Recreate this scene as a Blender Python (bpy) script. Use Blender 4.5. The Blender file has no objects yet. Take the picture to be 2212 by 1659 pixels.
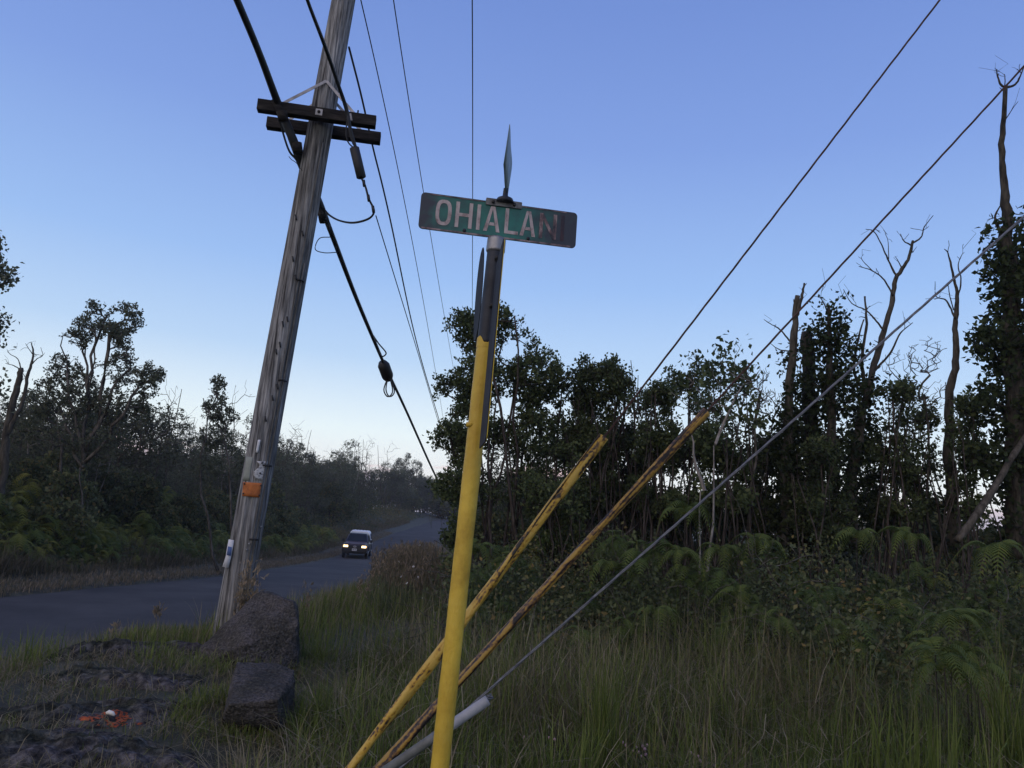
import bpy, bmesh, math, random
import numpy as np
from mathutils import Vector, Matrix, noise

SC = bpy.context.scene
COL = bpy.context.collection

# ------------------------------------------------------------------ camera
F = 1106 / 0.6656
PITCH, ROLL, CZ = math.radians(9.87), math.radians(4.2), 1.65
cp, sp, cr, sr = math.cos(PITCH), math.sin(PITCH), math.cos(ROLL), math.sin(ROLL)
cam = bpy.data.cameras.new('camera')
camo = bpy.data.objects.new('camera', cam)
COL.objects.link(camo)
SC.camera = camo
cam.sensor_width = 36
cam.lens = 18 / 0.6656
cam.clip_start, cam.clip_end = 0.05, 9000
fw, r0, u0 = Vector((0, cp, sp)), Vector((1, 0, 0)), Vector((0, -sp, cp))
ux, vx = r0 * cr + u0 * sr, u0 * cr - r0 * sr
M = Matrix((ux, vx, -fw)).transposed().to_4x4()
M.translation = (0, 0, CZ)
camo.matrix_world = M

# ------------------------------------------------------------------ sky, sun, exposure
def lin(r, g, b):
    f = lambda c: c / 12.92 if c <= .04045 else ((c + .055) / 1.055) ** 2.4
    return (f(r / 255), f(g / 255), f(b / 255), 1)

SUN_EL, SUN_AZ = math.radians(32), math.radians(212)     # afterglow low behind the camera, to the left
W = bpy.data.worlds.new('World')
SC.world = W
W.use_nodes = True
nt = W.node_tree
nt.nodes.clear()
N, L = nt.nodes.new, nt.links.new
geo = N('ShaderNodeTexCoord')
sep = N('ShaderNodeSeparateXYZ'); L(geo.outputs['Generated'], sep.inputs[0])
ramp = N('ShaderNodeValToRGB'); L(sep.outputs['Z'], ramp.inputs[0])
stops = [(0.0, (252, 238, 232)), (0.035, (254, 251, 249)), (0.096, (242, 253, 255)), (0.19, (190, 217, 248)), (0.295, (158, 193, 244)),
         (0.454, (131, 162, 228)), (0.588, (116, 146, 216)), (1.0, (92, 120, 196))]
cr_ = ramp.color_ramp
while len(cr_.elements) < len(stops):
    cr_.elements.new(0.5)
for e, (p, c) in zip(cr_.elements, stops):
    e.position = p
    e.color = lin(*c)
sky = N('ShaderNodeTexSky')
sky.sky_type = 'NISHITA'
sky.sun_disc = False
sky.sun_elevation = SUN_EL
sky.sun_rotation = SUN_AZ
sky.ozone_density = 4
skm = N('ShaderNodeVectorMath'); skm.operation = 'SCALE'; skm.inputs['Scale'].default_value = 0.25
L(sky.outputs[0], skm.inputs[0])
mix = N('ShaderNodeMix'); mix.data_type = 'RGBA'; mix.inputs[0].default_value = 0.06
L(ramp.outputs[0], mix.inputs[6]); L(skm.outputs[0], mix.inputs[7])
# low cumulus bank, lit pink, all round the horizon
mp = N('ShaderNodeMapping'); mp.inputs['Scale'].default_value = (5.5, 5.5, 16)
L(geo.outputs['Generated'], mp.inputs[0])
cn = N('ShaderNodeTexNoise'); cn.inputs['Scale'].default_value = 1.7; cn.inputs['Detail'].default_value = 7
L(mp.outputs[0], cn.inputs[0])
ms = N('ShaderNodeMath'); ms.operation = 'MULTIPLY_ADD'
ms.inputs[1].default_value = -5.2; L(sep.outputs['Z'], ms.inputs[0]); L(cn.outputs[0], ms.inputs[2])
mr = N('ShaderNodeMapRange'); mr.interpolation_type = 'SMOOTHSTEP'
mr.inputs[1].default_value = 0.26; mr.inputs[2].default_value = 0.34; L(ms.outputs[0], mr.inputs[0])
cc = N('ShaderNodeValToRGB'); L(sep.outputs['Z'], cc.inputs[0])
cc.color_ramp.elements[0].position = 0.0; cc.color_ramp.elements[0].color = lin(178, 178, 200)
cc.color_ramp.elements[1].position = 0.062; cc.color_ramp.elements[1].color = lin(244, 206, 200)
e = cc.color_ramp.elements.new(0.035); e.color = lin(205, 196, 212)
mx2 = N('ShaderNodeMix'); mx2.data_type = 'RGBA'
mf = N('ShaderNodeMath'); mf.operation = 'MULTIPLY'; mf.inputs[1].default_value = .85; L(mr.outputs[0], mf.inputs[0])
L(mf.outputs[0], mx2.inputs[0]); L(mix.outputs[2], mx2.inputs[6]); L(cc.outputs[0], mx2.inputs[7])
bg = N('ShaderNodeBackground'); bg.inputs[1].default_value = 1.0
L(mx2.outputs[2], bg.inputs[0])
wo = N('ShaderNodeOutputWorld'); L(bg.outputs[0], wo.inputs[0])

sl = bpy.data.lights.new('sun', 'SUN')
sl.energy = 1.3
sl.angle = math.radians(80)
sl.color = (1, .74, .46)
so = bpy.data.objects.new('sun', sl)
COL.objects.link(so)
sd = Vector((math.sin(SUN_AZ) * math.cos(SUN_EL), math.cos(SUN_AZ) * math.cos(SUN_EL), math.sin(SUN_EL)))
so.rotation_euler = sd.to_track_quat('Z', 'Y').to_euler()

SC.view_settings.view_transform = 'Standard'
SC.view_settings.look = 'None'
SC.view_settings.exposure = 0
SC.view_settings.gamma = 1
SC.view_settings.use_curve_mapping = False
SC.render.engine = 'CYCLES'
SC.cycles.use_denoising = True
SC.cycles.max_bounces = 5
SC.cycles.transparent_max_bounces = 4

# ------------------------------------------------------------------ geometry helpers
def ray(px, py):
    u, v = px - 1106, 829.5 - py
    a, b = (u * cr - v * sr) / F, (u * sr + v * cr) / F
    return np.array([a, cp - b * sp, sp + b * cp])

def at(px, py, Y):                       # the point seen in that direction, Y metres ahead
    d = ray(px, py)
    return d * (Y / d[1]) + np.array([0, 0, CZ])

def onz(px, py, Z):                      # the point seen in that direction at height Z
    d = ray(px, py)
    return d * ((Z - CZ) / d[2]) + np.array([0, 0, CZ])

def tag(o, label=None, cat=None, group=None, kind=None):
    if label: o['label'] = label
    if cat: o['category'] = cat
    if group: o['group'] = group
    if kind: o['kind'] = kind
    return o

def link(name, me, parent=None):
    o = bpy.data.objects.new(name, me)
    COL.objects.link(o)
    if parent: o.parent = parent
    return o

def empty(name, loc, rz=0):
    o = bpy.data.objects.new(name, None)
    COL.objects.link(o)
    o.location = loc
    o.rotation_euler = (0, 0, rz)
    o.empty_display_size = .2
    return o

def copy_tree(o, parent=None):
    c = o.copy()
    COL.objects.link(c)
    if parent: c.parent = parent
    for ch in o.children:
        copy_tree(ch, c)
    return c

def np_mesh(name, V, faces, mat, tint=None, smooth=False):
    """faces: list of (n,k) int arrays"""
    me = bpy.data.meshes.new(name)
    V = np.asarray(V, np.float32)
    me.vertices.add(len(V))
    me.vertices.foreach_set('co', V.ravel())
    faces = [np.asarray(f, np.int32) for f in faces if len(f)]
    idx = np.concatenate([f.ravel() for f in faces])
    tot = np.concatenate([np.full(len(f), f.shape[1], np.int32) for f in faces])
    st = np.concatenate([[0], np.cumsum(tot)[:-1]]).astype(np.int32)
    me.loops.add(len(idx))
    me.loops.foreach_set('vertex_index', idx)
    me.polygons.add(len(tot))
    me.polygons.foreach_set('loop_start', st)
    me.polygons.foreach_set('loop_total', tot)
    if smooth:
        me.polygons.foreach_set('use_smooth', np.ones(len(tot), bool))
    if tint is not None:
        a = me.attributes.new('tint', 'FLOAT', 'POINT')
        a.data.foreach_set('value', np.asarray(tint, np.float32))
    me.update(calc_edges=True)
    if mat: me.materials.append(mat)
    return me

class Geo:
    """collects vertices and faces, gives one mesh"""
    def __init__(s):
        s.V, s.F, s.T, s.n = [], {}, [], 0
    def add(s, V, faces, tint=0.5):
        V = np.asarray(V, np.float32).reshape(-1, 3)
        for f in faces:
            f = np.asarray(f, np.int32)
            if len(f):
                s.F.setdefault(f.shape[1], []).append(f + s.n)
        s.V.append(V)
        s.T.append(np.full(len(V), tint, np.float32) if np.isscalar(tint) else np.asarray(tint, np.float32))
        s.n += len(V)
        return s
    def mesh(s, name, mat, smooth=False):
        return np_mesh(name, np.concatenate(s.V), [np.concatenate(v) for v in s.F.values()], mat, np.concatenate(s.T), smooth)
    def obj(s, name, mat, parent=None, smooth=False, origin=None):
        if origin is not None:
            s.V = [v - np.asarray(origin, np.float32) for v in s.V]
        o = link(name, s.mesh(name, mat, smooth), parent)
        if origin is not None and parent is None:
            o.location = origin
        return o

def tube(g, pts, rad, sides=6, caps=True, tint=0.5):
    P = np.asarray(pts, float)
    n = len(P)
    R = np.full(n, rad) if np.isscalar(rad) else np.asarray(rad, float)
    T = np.gradient(P, axis=0)
    T /= np.linalg.norm(T, axis=1)[:, None] + 1e-9
    ref = np.array([0.0, 0, 1]) if abs(T[:, 2]).mean() < .8 else np.array([1.0, 0, 0])
    A = np.cross(T, ref); A /= np.linalg.norm(A, axis=1)[:, None] + 1e-9
    B = np.cross(T, A)
    th = np.arange(sides) / sides * 2 * math.pi
    V = P[:, None] + R[:, None, None] * (np.cos(th)[None, :, None] * A[:, None] + np.sin(th)[None, :, None] * B[:, None])
    i, j = np.meshgrid(np.arange(n - 1), np.arange(sides), indexing='ij')
    k = (j + 1) % sides
    Q = np.stack([i * sides + j, i * sides + k, (i + 1) * sides + k, (i + 1) * sides + j], -1).reshape(-1, 4)
    fs = [Q]
    if caps and sides >= 3:
        fs += [np.arange(sides)[None, ::-1], (np.arange(sides) + (n - 1) * sides)[None]]
    g.add(V.reshape(-1, 3), fs, tint)
    return g

def spline(pts, n=8):
    P = np.asarray(pts, float)
    P = np.vstack([2 * P[0] - P[1], P, 2 * P[-1] - P[-2]])
    out = []
    for i in range(1, len(P) - 2):
        for t in np.arange(n) / n:
            a, b, c, d = P[i - 1:i + 3]
            out.append(.5 * (2 * b + (c - a) * t + (2 * a - 5 * b + 4 * c - d) * t * t + (3 * b - a - 3 * c + d) * t ** 3))
    out.append(P[-2])
    return np.array(out)

def box(g, c, s, rot=None, tint=.5):
    c, s = np.asarray(c, float), np.asarray(s, float) / 2
    V = np.array([[x, y, z] for x in (-1, 1) for y in (-1, 1) for z in (-1, 1)]) * s
    if rot is not None: V = V @ np.array(rot).T
    g.add(V + c, [np.array([[0, 1, 3, 2], [4, 6, 7, 5], [0, 4, 5, 1], [2, 3, 7, 6], [0, 2, 6, 4], [1, 5, 7, 3]])], tint)
    return g

def frame_of(xdir, up=(0, 0, 1)):
    x = np.asarray(xdir, float); x /= np.linalg.norm(x)
    y = np.cross(up, x); y /= np.linalg.norm(y)
    return np.stack([x, y, np.cross(x, y)], 1)       # columns

def bev_box(name, c, s, mat, parent=None, bev=.01, rot=None, seg=2):
    bm = bmesh.new()
    bmesh.ops.create_cube(bm, size=1)
    bmesh.ops.scale(bm, vec=s, verts=bm.verts)
    bmesh.ops.bevel(bm, geom=bm.edges[:], offset=bev, segments=seg, affect='EDGES')
    if rot is not None:
        bmesh.ops.transform(bm, matrix=Matrix([list(r) for r in rot]).to_4x4(), verts=bm.verts)
    bmesh.ops.translate(bm, vec=c, verts=bm.verts)
    me = bpy.data.meshes.new(name)
    bm.to_mesh(me); bm.free()
    if mat: me.materials.append(mat)
    return link(name, me, parent)

def prism(name, poly, depth, mat, M4=None, parent=None, bev=0):
    """poly in local x,z; extruded along local y from 0 to depth"""
    bm = bmesh.new()
    vs = [bm.verts.new((x, 0, z)) for x, z in poly]
    f = bm.faces.new(vs)
    r = bmesh.ops.extrude_face_region(bm, geom=[f])
    bmesh.ops.translate(bm, vec=(0, depth, 0), verts=[v for v in r['geom'] if isinstance(v, bmesh.types.BMVert)])
    bmesh.ops.recalc_face_normals(bm, faces=bm.faces)
    if bev:
        bmesh.ops.bevel(bm, geom=bm.edges[:], offset=bev, segments=2, affect='EDGES')
    if M4 is not None:
        bmesh.ops.transform(bm, matrix=M4, verts=bm.verts)
    me = bpy.data.meshes.new(name)
    bm.to_mesh(me); bm.free()
    me.materials.append(mat)
    return link(name, me, parent)

# ------------------------------------------------------------------ materials
def new_mat(name):
    m = bpy.data.materials.new(name)
    m.use_nodes = True
    t = m.node_tree
    return m, t, t.nodes['Principled BSDF']

def flat(name, c, rough=.6, metal=0, spec=.4, emit=0):
    m, t, b = new_mat(name)
    b.inputs['Base Color'].default_value = (*c, 1)
    b.inputs['Roughness'].default_value = rough
    b.inputs['Metallic'].default_value = metal
    b.inputs['Specular IOR Level'].default_value = spec
    if emit:
        b.inputs['Emission Color'].default_value = (*c, 1)
        b.inputs['Emission Strength'].default_value = emit
    return m

def noisy(name, cols, scale=(1, 1, 1), sc=5, detail=6, lo=.35, hi=.65, rough=.7, metal=0, spec=.3, bump=0, bsc=30, bscale=None, dist=.01, big=None):
    """colours mixed by noise in object space, with fine bump"""
    m, t, b = new_mat(name)
    tc = t.nodes.new('ShaderNodeTexCoord')
    mp = t.nodes.new('ShaderNodeMapping'); mp.inputs['Scale'].default_value = scale
    t.links.new(tc.outputs['Object'], mp.inputs[0])
    n = t.nodes.new('ShaderNodeTexNoise'); n.inputs['Scale'].default_value = sc; n.inputs['Detail'].default_value = detail
    n.inputs['Roughness'].default_value = .65
    t.links.new(mp.outputs[0], n.inputs[0])
    r = t.nodes.new('ShaderNodeValToRGB')
    while len(r.color_ramp.elements) < len(cols): r.color_ramp.elements.new(.5)
    for i, (e, c) in enumerate(zip(r.color_ramp.elements, cols)):
        e.position = lo + (hi - lo) * i / max(1, len(cols) - 1)
        e.color = (*c, 1)
    t.links.new(n.outputs[0], r.inputs[0])
    t.links.new(r.outputs[0], b.inputs['Base Color'])
    if big:                                           # broad stains: (scale, colour at one end, at the other)
        nb = t.nodes.new('ShaderNodeTexNoise'); nb.inputs['Scale'].default_value = big[0]; nb.inputs['Detail'].default_value = 4
        t.links.new(tc.outputs['Object'], nb.inputs[0])
        rb = t.nodes.new('ShaderNodeValToRGB')
        rb.color_ramp.elements[0].position = .34; rb.color_ramp.elements[1].position = .66
        rb.color_ramp.elements[0].color = (*big[1], 1); rb.color_ramp.elements[1].color = (*big[2], 1)
        t.links.new(nb.outputs[0], rb.inputs[0])
        mm = t.nodes.new('ShaderNodeMix'); mm.data_type = 'RGBA'; mm.blend_type = 'MULTIPLY'; mm.inputs[0].default_value = 1
        t.links.new(r.outputs[0], mm.inputs[6]); t.links.new(rb.outputs[0], mm.inputs[7])
        t.links.new(mm.outputs[2], b.inputs['Base Color'])
    b.inputs['Roughness'].default_value = rough
    b.inputs['Metallic'].default_value = metal
    b.inputs['Specular IOR Level'].default_value = spec
    if bump:
        n2 = t.nodes.new('ShaderNodeTexNoise'); n2.inputs['Scale'].default_value = bsc; n2.inputs['Detail'].default_value = 6
        mp2 = t.nodes.new('ShaderNodeMapping'); mp2.inputs['Scale'].default_value = bscale or scale
        t.links.new(tc.outputs['Object'], mp2.inputs[0]); t.links.new(mp2.outputs[0], n2.inputs[0])
        bp = t.nodes.new('ShaderNodeBump'); bp.inputs['Strength'].default_value = bump; bp.inputs['Distance'].default_value = dist
        t.links.new(n2.outputs[0], bp.inputs['Height']); t.links.new(bp.outputs[0], b.inputs['Normal'])
    return m

def leafy(name, cols, rough=.6, spec=.1, trans=.34):
    """leaf or blade: colour by the per-leaf tint, a little light passing through"""
    m, t, b = new_mat(name)
    a = t.nodes.new('ShaderNodeAttribute'); a.attribute_name = 'tint'
    oi = t.nodes.new('ShaderNodeObjectInfo')
    r = t.nodes.new('ShaderNodeValToRGB')
    while len(r.color_ramp.elements) < len(cols): r.color_ramp.elements.new(.5)
    for i, (e, c) in enumerate(zip(r.color_ramp.elements, cols)):
        e.position = i / max(1, len(cols) - 1)
        e.color = (*c, 1)
    t.links.new(a.outputs['Fac'], r.inputs[0])
    hv = t.nodes.new('ShaderNodeHueSaturation')
    mrg = t.nodes.new('ShaderNodeMapRange'); mrg.inputs[3].default_value = .8; mrg.inputs[4].default_value = 1.25
    t.links.new(oi.outputs['Random'], mrg.inputs[0]); t.links.new(mrg.outputs[0], hv.inputs['Value'])
    t.links.new(r.outputs[0], hv.inputs['Color'])
    t.links.new(hv.outputs[0], b.inputs['Base Color'])
    b.inputs['Roughness'].default_value = rough
    b.inputs['Specular IOR Level'].default_value = spec
    tr = t.nodes.new('ShaderNodeBsdfTranslucent'); t.links.new(hv.outputs[0], tr.inputs[0])
    mx = t.nodes.new('ShaderNodeMixShader'); mx.inputs[0].default_value = trans
    t.links.new(b.outputs[0], mx.inputs[1]); t.links.new(tr.outputs[0], mx.inputs[2])
    t.links.new(mx.outputs[0], t.nodes['Material Output'].inputs[0])
    return m

MT = dict(
    ground=noisy('soil_and_thatch', [(.02, .02, .012), (.045, .044, .022), (.08, .068, .036)], sc=3, detail=9, bump=.8, bsc=40),
    road=noisy('asphalt', [(.034, .034, .035), (.045, .044, .045), (.058, .057, .057)], big=(.35, (.82, .82, .84), (1.1, 1.1, 1.08)), sc=.8, detail=10, rough=.85, spec=.25, bump=.3, bsc=160),
    lava=noisy('lava_rock', [(.014, .0135, .0145), (.06, .056, .058), (.15, .14, .142)], big=(3.2, (.5, .58, .34), (1.05, 1.02, 1.02)), sc=14, detail=10, rough=.95, spec=.1, bump=1, bsc=45, dist=.03),
    boulder=noisy('boulder_stone', [(.016, .0155, .016), (.066, .063, .063), (.14, .134, .131)], big=(4, (.6, .6, .5), (1.15, 1.1, 1.08)), sc=60, detail=14, lo=.3, hi=.72, rough=.95, spec=.1, bump=1, bsc=38, dist=.03),
    pole=noisy('weathered_wood', [(.014, .013, .013), (.098, .098, .1), (.235, .236, .24), (.375, .376, .38)], big=(1.3, (.62, .6, .56), (1.15, 1.15, 1.14)), scale=(17, 17, .8), sc=2.2, detail=9, lo=.3, hi=.66, rough=.9, spec=.15, bump=1, bsc=3, dist=.03),
    arm=noisy('dark_timber', [(.012, .011, .011), (.028, .025, .023), (.09, .075, .06)], scale=(1.2, 9, 9), sc=2, detail=8, lo=.4, hi=.8, rough=.9, spec=.15, bump=.6, bsc=5),
    galv=noisy('galvanised_steel', [(.16, .165, .17), (.3, .3, .31)], sc=12, rough=.5, metal=.7),
    conduit=noisy('weathered_conduit', [(.05, .05, .048), (.12, .12, .115)], sc=6, rough=.7),
    dkgalv=noisy('dark_unpainted_steel', [(.014, .017, .026), (.03, .034, .046)], sc=14, detail=8, rough=.55, metal=0, spec=.3, bump=.1, bsc=60),
    black=flat('black_sheath', (.012, .012, .013), .6),
    cable=flat('cable_sheath', (.016, .018, .018), .6),
    rustcable=noisy('rusty_strand', [(.05, .028, .024), (.09, .05, .04)], sc=30, rough=.7, metal=.3),
    strand=noisy('steel_strand', [(.1, .105, .12), (.19, .2, .215)], sc=40, rough=.55, metal=.4),
    yellow=noisy('yellow_paint', [(.42, .28, .028), (.56, .39, .045), (.6, .44, .065)], sc=9, detail=8, lo=.3, hi=.68, rough=.48, spec=.35, bump=.55, bsc=130, bscale=(1, 1, .5), dist=.005, big=(7, (.78, .74, .66), (1.04, 1.03, 1))),
    greenleaf=leafy('thicket_leaf', [(0.02928, 0.04148, 0.01952), (0.0488, 0.0671, 0.02806), (0.07564, 0.0976, 0.03904), (0.122, 0.1342, 0.0549)]),
    ohialeaf=leafy('road_side_leaf', [(.055, .066, .042), (.085, .098, .06), (.115, .128, .078), (.15, .145, .1)]),
    ivyleaf=leafy('ivy_leaf', [(.016, .024, .011), (.028, .04, .015), (.048, .06, .02)]),
    fern=leafy('fern_frond', [(0.0366, 0.05612, 0.01708), (0.0671, 0.1, 0.02684), (0.1037, 0.1342, 0.03416), (0.2074, 0.1952, 0.0366)]),
    shrub=leafy('shrub_leaf', [(0.04392, 0.05734, 0.02806), (0.07564, 0.09272, 0.04392), (0.122, 0.1366, 0.06344), (0.2196, 0.1586, 0.061)]),
    grass=leafy('grass_blade', [(.055, .08, .018), (.115, .15, .032), (.17, .205, .052), (.27, .25, .1)]),
    straw=leafy('dry_grass', [(.085, .075, .038), (.16, .135, .075), (.25, .21, .13), (.34, .29, .2)]),
    redgrass=leafy('russet_grass', [(.075, .072, .042), (.12, .105, .064), (.19, .15, .1), (.28, .22, .155)]),
    bark=noisy('grey_bark', [(.035, .032, .028), (.08, .072, .062), (.15, .135, .12)], scale=(3, 3, .8), sc=6, rough=.9, spec=.1, bump=.5, bsc=20),
    darkbark=noisy('dark_bark', [(.016, .015, .013), (.04, .036, .03), (.075, .066, .05)], scale=(3, 3, .8), sc=6, rough=.95, spec=.1, bump=.5, bsc=20),
    stem=noisy('brown_stem_bark', [(.022, .018, .016), (.05, .041, .036), (.085, .072, .063)], scale=(3, 3, .8), sc=6, rough=.9, spec=.1, bump=.4, bsc=20),
    palebark=noisy('pale_bark', [(.1, .09, .08), (.2, .18, .16), (.28, .26, .24)], scale=(3, 3, .8), sc=6, rough=.9, spec=.1, bump=.4, bsc=20),
    deadbark=noisy('bleached_dead_wood', [(.03, .027, .022), (.06, .053, .042), (.095, .085, .07)], scale=(3, 3, .6), sc=6, rough=.95, spec=.1, bump=.5, bsc=20),
)

# ------------------------------------------------------------------ terrain
_ys = np.array([-30, 0, 14, 20, 27, 38, 50, 60, 76, 95, 115, 132, 170, 300, 3000.])
_zs = np.array([-.35, -.35, -.35, -.5, -.75, -1.2, -1.58, -1.5, -.6, .05, .72, .7, -.2, -1, -3])
_fy = np.arange(-40, 400, .5)
_fz = np.interp(_fy, _ys, _zs)
_k = np.hanning(15); _k /= _k.sum()
_fz = np.convolve(np.pad(_fz, 7, 'edge'), _k, 'valid')
_ly = [-40, 14.4, 17.6, 22, 28, 40, 56.6, 77, 115, 160, 400]
_lx = [-9.7, -8.94, -8.55, -8.2, -8.45, -9.6, -11.0, -10.4, -9.5, -8, 0]
_ry = [-40, 8.3, 10.9, 13.8, 20, 27, 40, 56, 77, 115, 160, 400]
_rx = [-5.6, -4.9, -4.35, -3.6, -3.5, -4.0, -5.0, -6.1, -5.6, -4.8, -3.3, 5]
def smooth_x(y, ys, xs):
    f = np.interp(_fy, ys, xs)
    k = np.hanning(13); k /= k.sum()
    f = np.convolve(np.pad(f, 6, 'edge'), k, 'valid')
    return np.interp(y, _fy, f)
def zr(y): return np.interp(y, _fy, _fz)
def xl(y): return smooth_x(y, _ly, _lx)
def xr(y): return smooth_x(y, _ry, _rx)

def wob(x, y):
    return (np.sin(x * 1.7 + .6 * np.sin(y * 1.3)) * np.sin(y * 1.9 + 1) + .5 * np.sin(x * 4.1 + 2) * np.sin(y * 3.7 + .5 * x))

def gz(x, y):
    x, y = np.asarray(x, float), np.asarray(y, float)
    zroad = zr(y)
    l, r = xl(y), xr(y)
    dr, dl = x - r, l - x
    fade = np.clip((dr - 6) / 18, 0, 1)
    zroad_r = zroad * (1 - fade) + (-.35) * fade
    right = zroad_r + .33 * np.clip(dr / 1.3, 0, 1) ** 1.2 + .03 * wob(x, y) * np.clip(dr, 0, 1)
    left = zroad + .1 * np.clip(dl / .8, 0, 1) + .75 * np.clip((dl - .9) / 4, 0, 1) + .04 * wob(x, y) * np.clip(dl, 0, 1)
    mound = .24 * np.exp(-(((x + 2.7) / 1.5) ** 4 + ((y - 6.2) / 2.6) ** 4))
    z = np.where(dr > 0, right + mound * np.clip(dr, 0, 1), np.where(dl > 0, left, zroad - .05))
    far = np.clip((np.hypot(x, y) - 170) / 250, 0, 1)
    return z * (1 - far) - 1.5 * far

def graded(a, b, d0, lim, ratio):
    out = list(np.arange(a, b + 1e-6, d0))
    s, v = d0, out[-1]
    while v < lim:
        s *= ratio; v += s; out.append(v)
    return np.array(out)
xs = np.concatenate([-graded(9.5, 10, .25, 4000, 1.13)[::-1], np.arange(-9.4, 4, .13), graded(4, 4.2, .2, 4000, 1.13)])
ys = np.concatenate([-graded(2, 2.1, .2, 4000, 1.25)[::-1], np.arange(-1.9, 13, .13), graded(13, 13.3, .2, 4000, 1.055)])
X, Y = np.meshgrid(xs, ys)
Z = gz(X, Y)
nx, ny = len(xs), len(ys)
i, j = np.meshgrid(np.arange(ny - 1), np.arange(nx - 1), indexing='ij')
Q = np.stack([i * nx + j, i * nx + j + 1, (i + 1) * nx + j + 1, (i + 1) * nx + j], -1).reshape(-1, 4)
tag(link('ground', np_mesh('ground', np.stack([X, Y, Z], -1).reshape(-1, 3), [Q], MT['ground'], smooth=True)), kind='structure')

yy = np.concatenate([np.arange(-30, 60, .35), np.arange(60, 300, 2)])
rl = xl(yy) + .05 * np.sin(yy * 2.1) + .03 * np.sin(yy * 5.3)
rr = xr(yy) + .05 * np.sin(yy * 1.7 + 1) + .03 * np.sin(yy * 6.1)
nw = 13
t = np.linspace(0, 1, nw)
X = rl[:, None] * (1 - t) + rr[:, None] * t
Yr = np.repeat(yy[:, None], nw, 1)
Z = zr(Yr) - .05 + .06 * (1 - (2 * t - 1) ** 4)[None] + .004
i, j = np.meshgrid(np.arange(len(yy) - 1), np.arange(nw - 1), indexing='ij')
Q = np.stack([i * nw + j, i * nw + j + 1, (i + 1) * nw + j + 1, (i + 1) * nw + j], -1).reshape(-1, 4)
tag(link('road', np_mesh('road', np.stack([X, Yr, Z], -1).reshape(-1, 3), [Q], MT['road'], smooth=True)), kind='structure')

# ------------------------------------------------------------------ plants: builders
def rot_basis(rng, n, up=.5):
    d = rng.normal(size=(n, 3)); d[:, 2] += up
    d /= np.linalg.norm(d, axis=1)[:, None]
    s = np.cross(d, rng.normal(size=(n, 3)))
    s /= np.linalg.norm(s, axis=1)[:, None] + 1e-9
    return d, s

def leaves(g, rng, C, k, spread, ln, wd, up=.4, tvar=.22, tbase=None):
    """k leaves round each centre: one kite-shaped face each"""
    C = np.asarray(C, float)
    n = len(C) * k
    P = np.repeat(C, k, 0) + rng.normal(size=(n, 3)) * spread
    d, s = rot_basis(rng, n, up)
    sz = rng.uniform(.65, 1.25, n)[:, None]
    l, w = ln * sz, wd * sz
    nrm = np.cross(d, s)
    V = np.stack([P, P + d * l * .45 + s * w / 2 + nrm * l * .08, P + d * l - nrm * l * .06, P + d * l * .45 - s * w / 2 + nrm * l * .08], 1).reshape(-1, 3)
    if tbase is None: tbase = rng.uniform(.2, .7, len(C))
    t = np.clip(np.repeat(tbase, k) + rng.normal(size=n) * tvar, 0, 1)
    g.add(V, [np.arange(n * 4).reshape(-1, 4)], np.repeat(t, 4))

def blades(g, rng, B, h, w, lean=.35, tint=None, curl=.5, head=0):
    """grass blades, each three bending segments"""
    B = np.asarray(B, float); n = len(B)
    h = np.broadcast_to(h, n).astype(float); w = np.broadcast_to(w, n).astype(float)
    a = rng.uniform(0, 2 * math.pi, n)
    le = np.abs(rng.normal(size=n)) * lean
    dx = np.stack([np.cos(a), np.sin(a), np.zeros(n)], 1)
    b = a + rng.uniform(.8, 2.2, n)
    sx = np.stack([np.cos(b), np.sin(b), np.zeros(n)], 1) * (w / 2)[:, None]
    rows = []
    for tt, ww in ((0, .8), (.4, 1), (.75, .7)):
        off = dx * (h * le * tt ** (1 + curl))[:, None]
        zz = np.array([0, 0, 1.0]) * (h * tt * (1 - .25 * np.minimum(le, 1.5) * tt))[:, None]
        rows += [B + off + zz - sx * ww, B + off + zz + sx * ww]
    tip = B + dx * (h * le)[:, None] + np.array([0, 0, 1.0]) * (h * (1 - .32 * np.minimum(le, 2.2)))[:, None]
    V = np.stack(rows + [tip], 1).reshape(-1, 3)
    o = np.arange(n)[:, None] * 7
    q = np.concatenate([o + np.array([0, 1, 3, 2]), o + np.array([2, 3, 5, 4])])
    tr = o + np.array([4, 5, 6])
    if tint is None: tint = rng.uniform(.1, .8, n)
    g.add(V, [q, tr], np.repeat(np.clip(tint, 0, 1), 7))
    return tip

def skeleton(rng, trunks, att, step=.3, wig=.25, lift=.12):
    pos, par = [], []
    for poly in trunks:
        poly = np.asarray(poly, float)
        base = len(pos)
        for q, p in enumerate(poly):
            pos.append(p); par.append(base + q - 1 if q else -1)
    ntr = len(pos)
    att = np.asarray(att, float)
    if len(att):
        T = np.array(pos)
        d0 = np.min(np.linalg.norm(att[:, None] - T[None], axis=2), axis=1)
        buf = np.empty((len(pos) + len(att) * 14, 3)); buf[:len(pos)] = T; n = len(pos)
        tips = []
        for a in att[np.argsort(d0)]:
            dv = buf[:n] - a
            d = np.sqrt((dv ** 2).sum(1))
            j = int(np.argmin(d + .9 * np.maximum(0, dv[:, 2] + .05) + .15 * np.abs(dv[:, 2])))
            p0 = buf[j].copy(); m = min(12, max(1, int(math.ceil(d[j] / step))))
            off = rng.normal(size=3) * wig * d[j] * .5; off[2] -= lift * d[j]
            prev = j
            for s in range(1, m + 1):
                tt = s / m
                p = p0 * (1 - tt) + a * tt + off * math.sin(math.pi * tt) + (rng.normal(size=3) * .02 if s < m else 0)
                buf[n] = p; par.append(prev); prev = n; n += 1
            tips.append(prev)
        pos = buf[:n]
    else:
        pos = np.array(pos); tips = []
    return np.asarray(pos), np.array(par), tips, ntr

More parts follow.
